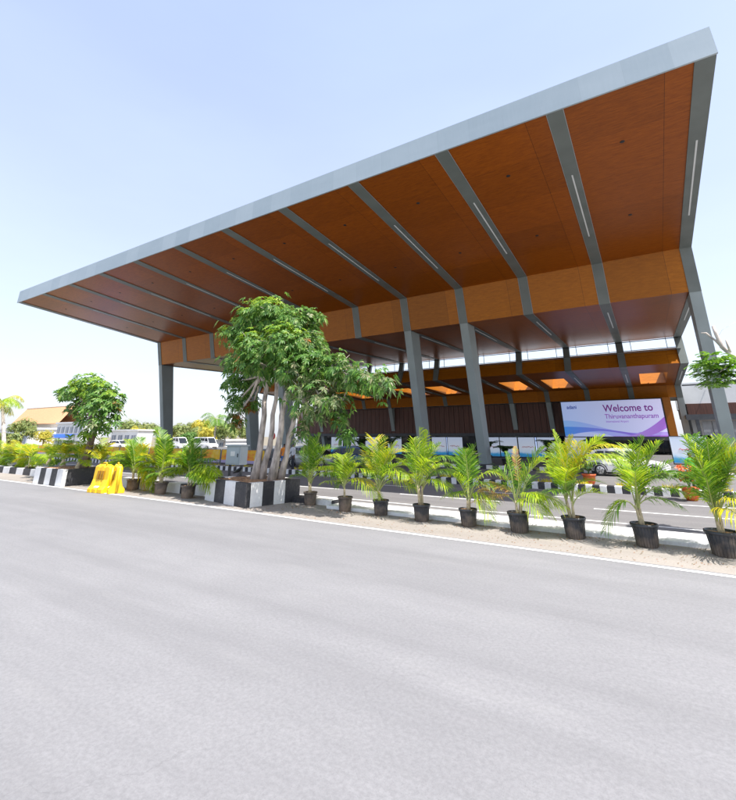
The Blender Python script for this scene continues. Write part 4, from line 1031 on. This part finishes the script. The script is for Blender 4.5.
# ================================================================== CARS
def make_car(paint_, label, L=4.2, Wd=1.72, H=1.5, van=False):
    r = empty('parked_car', (0, 0, 0), label, 'car', 'parked cars and vans')
    hw = Wd/2
    if van: st = [(-L/2, .45, .95, .86), (-L/2+.04, .3, 1.1, .95), (-L/2+.6, .24, 1.12, 1), (0, .22, 1.12, 1), (L/2-.9, .24, 1.08, 1), (L/2-.15, .28, .95, .93), (L/2, .42, .8, .82)]
    else: st = [(-L/2, .45, .80, .80), (-L/2+.08, .30, .95, .90), (-L/2+.6, .24, .98, .99), (-.4, .22, .96, 1), (.7, .22, .94, 1), (1.3, .24, .86, .98), (L/2-.25, .27, .76, .90), (L/2, .38, .62, .74)]
    mb = MB(); n = 10; rows = []
    for x, zb, zt, ws in st:
        w = hw*ws; rows.append([(x, -w*.92, zb), (x, -w, zb+.12), (x, -w*1.0, (zb+zt)/2+.05), (x, -w*.96, zt-.08), (x, -w*.86, zt), (x, w*.86, zt), (x, w*.96, zt-.08), (x, w, (zb+zt)/2+.05), (x, w, zb+.12), (x, w*.92, zb)])
    base = 0; vs = [v for rw in rows for v in rw]; fs = [tuple(range(n)), tuple(range(len(vs)-1, len(vs)-n-1, -1))]
    for i in range(len(rows)-1):
        for j in range(n):
            k = (j+1) % n; fs.append((i*n+j, (i+1)*n+j, (i+1)*n+k, i*n+k))
    mb.add(vs, fs)
    zl = .95 if not van else 1.1
    if van: gp = [(-L/2+.06, zl, .86), (-L/2+.14, H-.08, .80), (-L/2+.4, H, .78), (L/2-1.5, H, .78), (L/2-1.15, H-.08, .79), (L/2-.55, zl-.04, .88)]
    else: gp = [(-L/2+.10, zl-.03, .82), (-L/2+.42, H-.12, .72), (-.9, H, .70), (.1, H, .70), (.42, H-.07, .71), (1.22, zl-.1, .84)]
    m2 = MB()      # roof and pillars as a solid, glass set just proud
    vs = [(x, -hw*w, z) for x, z, w in gp] + [(x, hw*w, z) for x, z, w in gp]; q_ = len(gp)
    fs = [tuple(range(q_)), tuple(range(2*q_-1, q_-1, -1))]+[(i, (i+1) % q_, (i+1) % q_+q_, i+q_) for i in range(q_)]
    mb.add(vs, fs)
    body = mb.build('body', paint_, r, bevel=.03)
    gl = MB()
    def side(sg, xa, xb, xc, xd):      # bottom xa..xb, top xd..xc
        wb = .86; wt = .74 if not van else .80
        gl.add([(xa, sg*(hw*wb+.006), zl+.03), (xb, sg*(hw*wb+.006), zl+.01), (xc, sg*(hw*wt+.012), H-.13), (xd, sg*(hw*wt+.012), H-.13)], [(0, 1, 2, 3)])
    for sg in (-1, 1):
        if van: side(sg, L/2-1.7, L/2-.75, L/2-1.2, L/2-1.7); side(sg, L/2-2.8, L/2-1.8, L/2-1.8, L/2-2.8); side(sg, -L/2+.3, L/2-2.9, L/2-2.9, -L/2+.35)
        else: side(sg, .02, 1.0, .42, .0); side(sg, -1.0, -.06, -.06, -.98); side(sg, -1.75, -1.08, -1.06, -1.45)
    if van: a = (L/2-1.13, H-.10, .74); b = (L/2-.57, zl+.0, .80)
    else: a = (.45, H-.09, .66); b = (1.18, zl-.06, .76)
    off = .014
    gl.add([(a[0]+off, -hw*a[2], a[1]+off), (a[0]+off, hw*a[2], a[1]+off), (b[0]+off, hw*b[2], b[1]+off), (b[0]+off, -hw*b[2], b[1]+off)], [(0, 1, 2, 3)])
    gl.add([(-L/2+.36, -hw*.68, H-.16), (-L/2+.36, hw*.68, H-.16), (-L/2+.06, hw*.76, zl+.02), (-L/2+.06, -hw*.76, zl+.02)], [(3, 2, 1, 0)])
    gl.build('window', M['glass'], r)
    wx = (-L/2+.72, L/2-.80)
    for x in wx:
        for sg in (-1, 1):
            mb = MB(); y = sg*(hw-.10)
            prof = [(.20, -.09), (.29, -.10), (.32, -.07), (.32, .07), (.29, .10), (.20, .09)]
            N = 20; nn = len(prof); vs = []
            for k in range(N):
                A = 2*math.pi*k/N
                for rr, yy in prof: vs.append((x+rr*math.cos(A), y+yy, .32+rr*math.sin(A)))
            fs = []
            for k in range(N):
                for j in range(nn):
                    fs.append((k*nn+j, ((k+1) % N)*nn+j, ((k+1) % N)*nn+(j+1) % nn, k*nn+(j+1) % nn))
            mb.add(vs, fs); wh = mb.build('wheel', M['rubber'], r, smooth=True)
            mb = MB(); yo = y+sg*.085
            mb.add([(x, yo+sg*.01, .32)]+[(x+.205*math.cos(2*math.pi*k/20), yo, .32+.205*math.sin(2*math.pi*k/20)) for k in range(20)], [(0, 1+k, 1+(k+1) % 20) for k in range(20)])
            mb.build('rim', M['rim'], wh)
            mb = MB(); yo = y+sg*.100
            for k in range(5):
                A = 2*math.pi*k/5+.3; mb.tube([(x+.06*math.cos(A), yo, .32+.06*math.sin(A)), (x+.17*math.cos(A), yo, .32+.17*math.sin(A))], .02, 4)
            # dark arch above the wheel
            mb.build('hub', M['black'], wh)
            mb = MB(); yo = sg*(hw+.004); vs = []
            for k in range(15): A = math.pi*k/14; vs += [(x+.345*math.cos(A), yo, .32+.345*math.sin(A)), (x+.40*math.cos(A), yo, .32+.40*math.sin(A))]
            mb.add(vs, [(2*k, 2*k+1, 2*k+3, 2*k+2) for k in range(14)]); mb.build('wheel_arch', M['black'], r)
    for sg in (-1, 1):
        mb = MB(); ico(mb, (L/2-.14, sg*hw*.66, .66 if not van else .78), .14, sub=2, sc=(.7, 1.1, .5)); mb.build('headlight', M['lamp'], r, smooth=True)
        mb = MB(); ico(mb, (-L/2+.06, sg*hw*.70, .78), .11, sub=2, sc=(.4, .9, 1)); mb.build('tail_light', M['red'], r, smooth=True)
        mb = MB(); ico(mb, (.85 if not van else L/2-.9, sg*(hw+.07), zl+.04), .09, sub=2, sc=(.6, 1, .7)); mb.build('mirror', M['black'], r, smooth=True)
        mb = MB(); mb.box(-.02, .16, sg*(hw+.012)-.008, sg*(hw+.012)+.008, zl-.13, zl-.10); mb.box(-1.0, -.82, sg*(hw+.012)-.008, sg*(hw+.012)+.008, zl-.13, zl-.10); mb.build('door_handle', M['black'], r)
    mb = MB(); mb.box(L/2-.02, L/2+.012, -.45, .45, .42, .56); mb.build('grille', M['black'], r)
    return r
car = make_car(M['carwhite'], 'white hatchback parked under the welcome sign behind the palms')
w = at(655, 474, 30.0); car.location = (w.x-1.30, 30.9, 0)
def car_at(src, x, Y, rz, label, z=0):
    c = copy_tree(src); c['label'] = label; c.location = (at(x, 450, Y).x, Y, z); c.rotation_euler.z = rz; return c
silver = make_car(M['cargrey'], 'silver car parked across the road right of the tree trunks', 4.3, 1.72, 1.5)
silver.location = (at(312, 462, 27).x, 27.2, 0)
van = make_car(M['carwhite'], 'white minivan parked beyond the barricades just right of the left column', 4.6, 1.8, 2.0, True)
van.location = (at(176, 450, 46).x, 46, 0)
dark = make_car(M['carblue'], 'dark blue car parked behind the second palm right of the tree', 4.2, 1.7, 1.48)
dark.location = (at(352, 462, 28).x, 28.8, 0)
car_at(van, 205, 50, .0, 'white minivan parked further off, nearer the cabinet and the big tree')
car_at(car, 118, 46, .2, 'white hatchback parked far off between the small tree and the left column'); car_at(car, 30, 42, .1, 'white hatchback parked far off below the orange tiled house')

# ================================================================== FLOWER POTS ON THE PLATFORM
def orange_pot(x, y, Y, label, z=.0, bloom=False, s=1.0, seed=0):
    rnd = random.Random(seed+70); p = at(x, y, Y)
    r = empty('orange_planter', (p.x, Y, z), label, 'potted plant', 'orange pots by the platform')
    mb = MB(); mb.lathe([(0, 0), (.20*s, 0), (.30*s, .2*s), (.33*s, .48*s), (.37*s, .5*s), (.37*s, .56*s), (.31*s, .56*s), (.29*s, .5*s), (0, .5*s)], n=20); mb.build('pot', M['pot_orange'], r, smooth=True)
    mb = MB()
    for i in range(9):
        A = rnd.uniform(0, 6.28); L = s*rnd.uniform(.6, 1.0); d = Vector((math.cos(A), math.sin(A), 0)); b = Vector((0, 0, .5*s))
        pts = bez(b, b+d*L*.25+Vector((0, 0, L)), b+d*L*.8+Vector((0, 0, L*.7)), 8); mb.tube(pts, .008, 4)
        leaflets(mb, pts, 16, .3*s, .04*s, rnd, 0, .2, .7, .2)
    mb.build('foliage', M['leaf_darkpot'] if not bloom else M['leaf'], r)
    if bloom:
        mb = MB()
        for i in range(16):
            c = Vector((rnd.gauss(0, .16), rnd.gauss(0, .12), .75+rnd.uniform(-.1, .45)))
            for k in range(6):
                d = Vector((rnd.gauss(0, 1), rnd.gauss(0, 1), rnd.gauss(0, 1))).normalized()*.12; e = d.orthogonal().normalized()*.04
                mb.add([c, c+d*.5-e, c+d, c+d*.5+e], [(0, 1, 2, 3)])
        mb.build('flowers', M['pot_orange'], r)
orange_pot(551, 466, 33.4, 'orange pot with a dark palm on the platform edge left of the welcome sign', .16, s=.95, seed=1)
orange_pot(588, 470, 24.5, 'orange pot half hidden behind the yellow green palm', .0, s=.85, seed=2)
orange_pot(688, 480, 20.6, 'orange pot with orange flowers left of the rightmost palm', .0, True, .8, 3)
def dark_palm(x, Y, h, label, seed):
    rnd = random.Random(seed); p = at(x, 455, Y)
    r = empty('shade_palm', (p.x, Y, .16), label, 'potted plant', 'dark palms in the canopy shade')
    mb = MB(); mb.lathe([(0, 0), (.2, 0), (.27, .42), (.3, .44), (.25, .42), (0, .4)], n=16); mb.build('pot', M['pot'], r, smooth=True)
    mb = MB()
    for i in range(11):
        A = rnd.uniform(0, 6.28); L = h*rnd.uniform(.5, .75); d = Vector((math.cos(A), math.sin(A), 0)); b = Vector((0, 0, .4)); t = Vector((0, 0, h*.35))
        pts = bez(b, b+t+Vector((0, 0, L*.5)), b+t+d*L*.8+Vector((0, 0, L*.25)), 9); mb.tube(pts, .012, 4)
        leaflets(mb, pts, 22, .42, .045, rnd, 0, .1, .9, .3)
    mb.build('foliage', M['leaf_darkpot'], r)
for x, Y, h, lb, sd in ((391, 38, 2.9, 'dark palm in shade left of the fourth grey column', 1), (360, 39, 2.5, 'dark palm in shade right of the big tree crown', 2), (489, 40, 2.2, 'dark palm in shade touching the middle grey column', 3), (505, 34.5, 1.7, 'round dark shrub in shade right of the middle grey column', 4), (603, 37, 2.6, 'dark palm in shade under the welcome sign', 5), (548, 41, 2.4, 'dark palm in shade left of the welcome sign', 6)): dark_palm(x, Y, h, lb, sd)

# ================================================================== ORANGE HOARDING ALONG THE FAR LEFT
def hoard_mat():
    m, n, l, b = newmat('printed_banner_cloth'); tc = n.new('ShaderNodeTexCoord'); ob = tc.outputs['Object']
    sep = n.new('ShaderNodeSeparateXYZ'); l.new(ob, sep.inputs[0])
    f = noise(n, l, ob, .55, 3, (1, 1, .5)); f2 = noise(n, l, ob, 2.3, 4, (1, 1, 1.2))
    c = ramp(n, l, math_node(n, l, 'ADD', math_node(n, l, 'MULTIPLY', f, .6), math_node(n, l, 'MULTIPLY', f2, .4)), [(.36, (.70, .10, .03)), (.45, (.80, .30, .03)), (.54, (.82, .52, .03)), (.64, (.82, .55, .18)), (.7, (.8, .68, .5))])
    low = math_node(n, l, 'LESS_THAN', sep.outputs[2], .34)
    c = mix(n, l, low, c, (.42, .36, .55)); l.new(c, b.inputs['Base Color']); b.inputs['Roughness'].default_value = .7
    return m
HM = hoard_mat(); x = -74; k = 0
hn = 0
while x < -27.5:
    hn += 1
    r = empty('banner_barricade', (x, 26.0, 0), ('orange and yellow printed barricade panel left of the small tree' if x < -47 else 'orange and yellow printed barricade panel between small tree and left column' if x < -38 else 'orange and yellow printed barricade panel between the left column and the cabinet'), 'barricade', 'banner barricades left of the canopy')
    mb = MB(); mb.box(.03, 2.37, -.015, .015, .12, 1.12); mb.build('banner_cloth', HM, r)
    r['label'] += ' — panel' if False else ''
    mb = MB(); mb.tube([(0, 0, 0), (0, 0, 1.16)], .025, 6); mb.tube([(2.4, 0, 0), (2.4, 0, 1.16)], .025, 6); mb.tube([(0, 0, 1.15), (2.4, 0, 1.15)], .02, 6); mb.box(-.02, .02, -.3, .3, 0, .04); mb.box(2.38, 2.42, -.3, .3, 0, .04)
    mb.build('frame', M['rib'], r); x += 2.55

# ================================================================== FAR LEFT BUILDINGS
def house(x0px, x1px, Y, ybase, yeave, yridge, wallm, roofm, label, depth=14, nwin=6):
    a = at(x0px, yeave, Y); b = at(x1px, yeave, Y); ze = a.z; zr = at((x0px+x1px)/2, yridge, Y).z
    r = empty('tiled_house', (a.x, Y, 0), label, 'house'); w = b.x-a.x
    mb = MB(); mb.box(0, w, 0, depth, 0, ze); mb.build('wall', wallm, r)
    mb = MB(); o_ = .7; zr = max(zr, ze+1)
    pr_ = [(-o_, ze-.1), (depth/2, zr), (depth+o_, ze-.1), (depth+o_, ze-.25), (depth/2, zr-.2), (-o_, ze-.25)]
    mb.prism(pr_, -o_, w+o_); rf = mb.build('roof', roofm, r)
    mb = MB(); mb.tube([(-o_, depth/2, zr+.02), (w+o_, depth/2, zr+.02)], .14, 6); mb.build('ridge', M['cream'], rf)
    for k in range(nwin):
        xx = w*(k+.5)/nwin; mb = MB(); mb.box(xx-.6, xx+.6, -.05, .05, ze*.45, ze*.78); o = mb.build('window', M['glass'], r)
        m2 = MB(); m2.box(xx-.7, xx+.7, -.09, -.052, ze*.78, ze*.81); m2.box(xx-.7, xx+.7, -.12, -.052, ze*.42, ze*.45); m2.build('frame', M['white'], o)
    return r
house(16, 60, 44, 440, 424, 407, M['cream'], M['tile'], 'cream house with orange tiled roof at far left', 3.5, 7)
def block(x0px, x1px, Y, ytop, label, m, depth=10, nwin=5, floors=1, name='low_building'):
    a = at(x0px, ytop, Y); b = at(x1px, ytop, Y); w = b.x-a.x; h = max(a.z, b.z)
    r = empty(name, (a.x, Y, 0), label, 'building')
    mb = MB(); mb.box(0, w, 0, depth, 0, h); mb.build('wall', m, r)
    mb = MB(); mb.box(-.25, w+.25, -.25, depth+.25, h+.002, h+.25); mb.build('roof', M['white'], r)
    for f in range(floors):
        z0 = h*(f+.3)/floors; z1 = h*(f+.75)/floors
        for k in range(nwin):
            xx = w*(k+.5)/nwin; mb = MB(); mb.box(xx-w/nwin*.3, xx+w/nwin*.3, -.04, .04, z0, z1); o = mb.build('window', M['pane'], r)
            m2 = MB(); m2.box(xx-w/nwin*.33, xx+w/nwin*.33, -.10, -.042, z1, z1+.1); m2.box(xx-.04, xx+.04, -.07, -.042, z0, z1); m2.build('frame', M['white'], o)
    return r
block(58, 84, 36, 424, 'white two storey building right of the orange tiled house', M['white'], 3, 6, 2)
block(-10, 30, 34, 430, 'low white building at the left edge behind the palms', M['white'], 10, 6)
block(112, 138, 48, 431, 'low white flat roofed building between the small tree and left column', M['white'], 3, 4)
block(172, 226, 62, 441, 'long low white building right of the left column', M['white'], 10, 8)
block(316, 350, 82, 408, 'white building behind the right side of the big tree', M['white'], 14, 4, 3)
block(282, 330, 78, 424, 'white building behind the big tree trunks', M['white'], 14, 6, 2)
# blue awning
a = at(43, 440, 30); b = at(73, 440, 30); r = empty('blue_awning', (a.x, 30, 0), 'bright blue awning on poles below the white building at left', 'awning')
mb = MB(); w = b.x-a.x; h = at(58, 434, 30).z; mb.prism([(-.8, h-.45), (0, h), (3, h), (3, h-.05), (0, h-.06), (-.8, h-.5)], 0, w); mb.build('canvas', M['blue'], r)
for xx in (.1, w/2, w-.1):
    mb = MB(); mb.box(xx-.04, xx+.04, .1, .18, 0, h-.09); mb.build('pole', M['rib'], r)
# far trees, each its own
def far_tree(x, ytop, Y, wpx, label, seed, mat='leaf_far', group='distant trees beyond the canopy'):
    rnd = random.Random(seed); top = at(x, ytop, Y); H = top.z; R = abs(at(x+wpx/2, ytop, Y).x-top.x)*.75
    r = empty('distant_tree', (top.x, Y, 0), label, 'tree', group)
    mb = MB(); mb.tube([(0, 0, 0), (.1, 0, H*.3), (-.1, .1, H*.65)], [R*.09, R*.07, R*.04], 7); mb.build('trunk', M['bark'], r)
    mb = MB()
    for k in range(9):
        c = Vector((rnd.uniform(-.6, .6)*R, rnd.uniform(-.5, .5)*R, H*rnd.uniform(.5, .82))); rr = min(R*.5, H*.3)*rnd.uniform(.7, 1.1)
        for i in range(70):
            d = Vector((rnd.gauss(0, 1), rnd.gauss(0, 1), rnd.gauss(0, .8))).normalized(); p = c+d*rr*rnd.random()**.4
            rosette(mb, p, d+Vector((0, 0, .4)), R*.16, R*.035, 5, .6, rnd, 0)
    mb.build('crown', M[mat], r)
ft = [(132, 420, 70, 22, 'bushy distant tree just left of the left column', 1, 'leaf_far'), (139, 424, 52, 14, 'yellow flowering tree by the low white building', 2, 'leaf_far_yellow'), (151, 422, 74, 18, 'thin grey green distant tree left of the left column', 3, 'leaf_far'),
      (180, 424, 70, 20, 'distant yellow green tree just right of the left column', 4, 'leaf_far'), (192, 420, 76, 18, 'distant round tree, second right of the left column', 5, 'leaf_far'), (204, 418, 72, 22, 'distant tall yellow green tree, third right of the left column', 6, 'leaf_far_yellow'),
      (218, 420, 78, 20, 'distant tree in front of the far coconut palm', 7, 'leaf_far'), (232, 422, 70, 20, 'distant tree beside the big tree crown', 8, 'leaf_far'), (246, 424, 80, 18, 'distant tree seen behind the big tree crown', 9, 'leaf_far'),
      (168, 430, 66, 16, 'low yellow green distant tree touching the left column', 13, 'leaf_far_yellow'), (198, 428, 66, 22, 'broad low yellow green tree, middle of the distant row', 14, 'leaf_far'), (211, 426, 64, 22, 'broad lime distant tree below the far coconut palm', 15, 'leaf_far_yellow'),
      (226, 425, 62, 22, 'lime distant tree just left of the big tree crown', 16, 'leaf_far'), (186, 432, 60, 18, 'small dark distant bush right of the left column', 17, 'leaf'), (124, 430, 60, 16, 'low distant tree right of the small tree', 18, 'leaf_far'), (146, 430, 60, 14, 'low distant bush left of the left column', 19, 'leaf_far'),
      (28, 412, 26, 16, 'brownish bushy tree in front of the orange tiled house', 10, 'leaf_far'), (46, 428, 27, 12, 'small bush tree below the tiled roof', 11, 'leaf_far_yellow'), (4, 432, 24, 22, 'low tree at the foot of the coconut palm', 12, 'leaf_far')]
for x, yt, Y, wp, lb, sd, mt in ft: far_tree(x, yt, Y, wp, lb, sd, mt)

# ================================================================== RIGHT SIDE BUILDING AND GATE
R1 = empty('side_building', (6, 66, 0), 'white building with brown band and grey awning behind the right end column', 'building'); RI = Matrix.Translation(-R1.location)
def rp(mb, name, m, par=None, **k):
    o = mb.build(name, m, par or R1, **k)
    if par is None: o.matrix_parent_inverse = RI
    return o
mb = MB(); mb.box(4.6, 40, 66, 84, 0, 4.6); rp(mb, 'lower_wall', M['white'])
mb = MB(); mb.box(4.5, 40, 65.8, 84, 4.602, 5.9); rp(mb, 'brown_band', M['wood_dark'])
mb = MB(); mb.box(4.4, 40, 65.9, 84, 5.902, 8.4); rp(mb, 'parapet', M['white'])
mb = MB(); mb.box(4.0, 40, 63, 65.79, 4.1, 4.5)
mb.box(4.0, 40, 62.9, 63, 3.95, 4.55); rp(mb, 'awning', M['darkgrey'])
mb = MB(); mb.tube([(4.4, 64.5, 8.0), (40, 64.5, 8.0)], .10, 8); mb.tube([(4.4, 64.5, 9.2), (40, 64.5, 9.2)], .05, 8)
for xx in (7, 13, 19): mb.tube([(xx, 64.5, 8), (xx, 65.85, 8)], .05, 6); mb.tube([(xx, 64.5, 8), (xx, 64.5, 9.2)], .04, 6)
rp(mb, 'pipe', M['darkgrey'])
for k in range(8):
    xx = 5.6+k*2.6; mb = MB(); mb.box(xx, xx+1.9, 65.94, 65.995, 1.9, 3.85); o = rp(mb, 'window', simple('shopfront_glass', (.55, .60, .66), .3, var=.2, scale=1) if k == 0 else bpy.data.materials['shopfront_glass'])
    m2 = MB(); m2.box(xx+.93, xx+.97, 65.90, 65.938, 1.9, 3.85); m2.build('frame', M['darkgrey'], o).matrix_parent_inverse = Matrix.Identity(4)
for k, (xx) in enumerate((4.8, 7.7, 10.3, 12.9)):
    mb = MB(); mb.box(xx, xx+.35, 62.95, 63.3, 0, 4.09); rp(mb, 'awning_post', M['darkgrey'])
# folded dark umbrellas / screens right of the poster
for i, (x, lb) in enumerate(((700, 'dark blue partition screen left of the right end column'), (713, 'dark blue partition screen right behind the right end column'))):
    p = at(x, 440, 44); r = empty('partition_screen', (p.x, 44, .16), lb, 'partition')
    mb = MB(); mb.box(-.75, .75, -.03, .03, .1, 2.1); mb.build('panel', M['carblue'], r)
    for sx in (-.8, .8): mb = MB(); mb.box(sx-.04, sx+.04, -.04, .04, 0, 2.2); mb.build('post', M['white'], r)
# signal red disc sign near the tree trunks
p = at(273, 437, 30); r = empty('round_sign', (p.x, 30, 0), 'red round sign on a pole glimpsed between the tree trunks', 'sign')
mb = MB(); mb.tube([(0, 0, 0), (0, 0, 2.5)], .03, 8); mb.build('pole', M['rib'], r)
mb = MB(); N = 24; mb.add([(.32*math.cos(2*math.pi*k/N), -.04, 2.2+.32*math.sin(2*math.pi*k/N)) for k in range(N)]+[(.32*math.cos(2*math.pi*k/N), -.06, 2.2+.32*math.sin(2*math.pi*k/N)) for k in range(N)], [tuple(range(N)), tuple(range(2*N-1, N-1, -1))]+[(k, (k+1) % N, N+(k+1) % N, N+k) for k in range(N)]); mb.build('disc', M['red'], r)
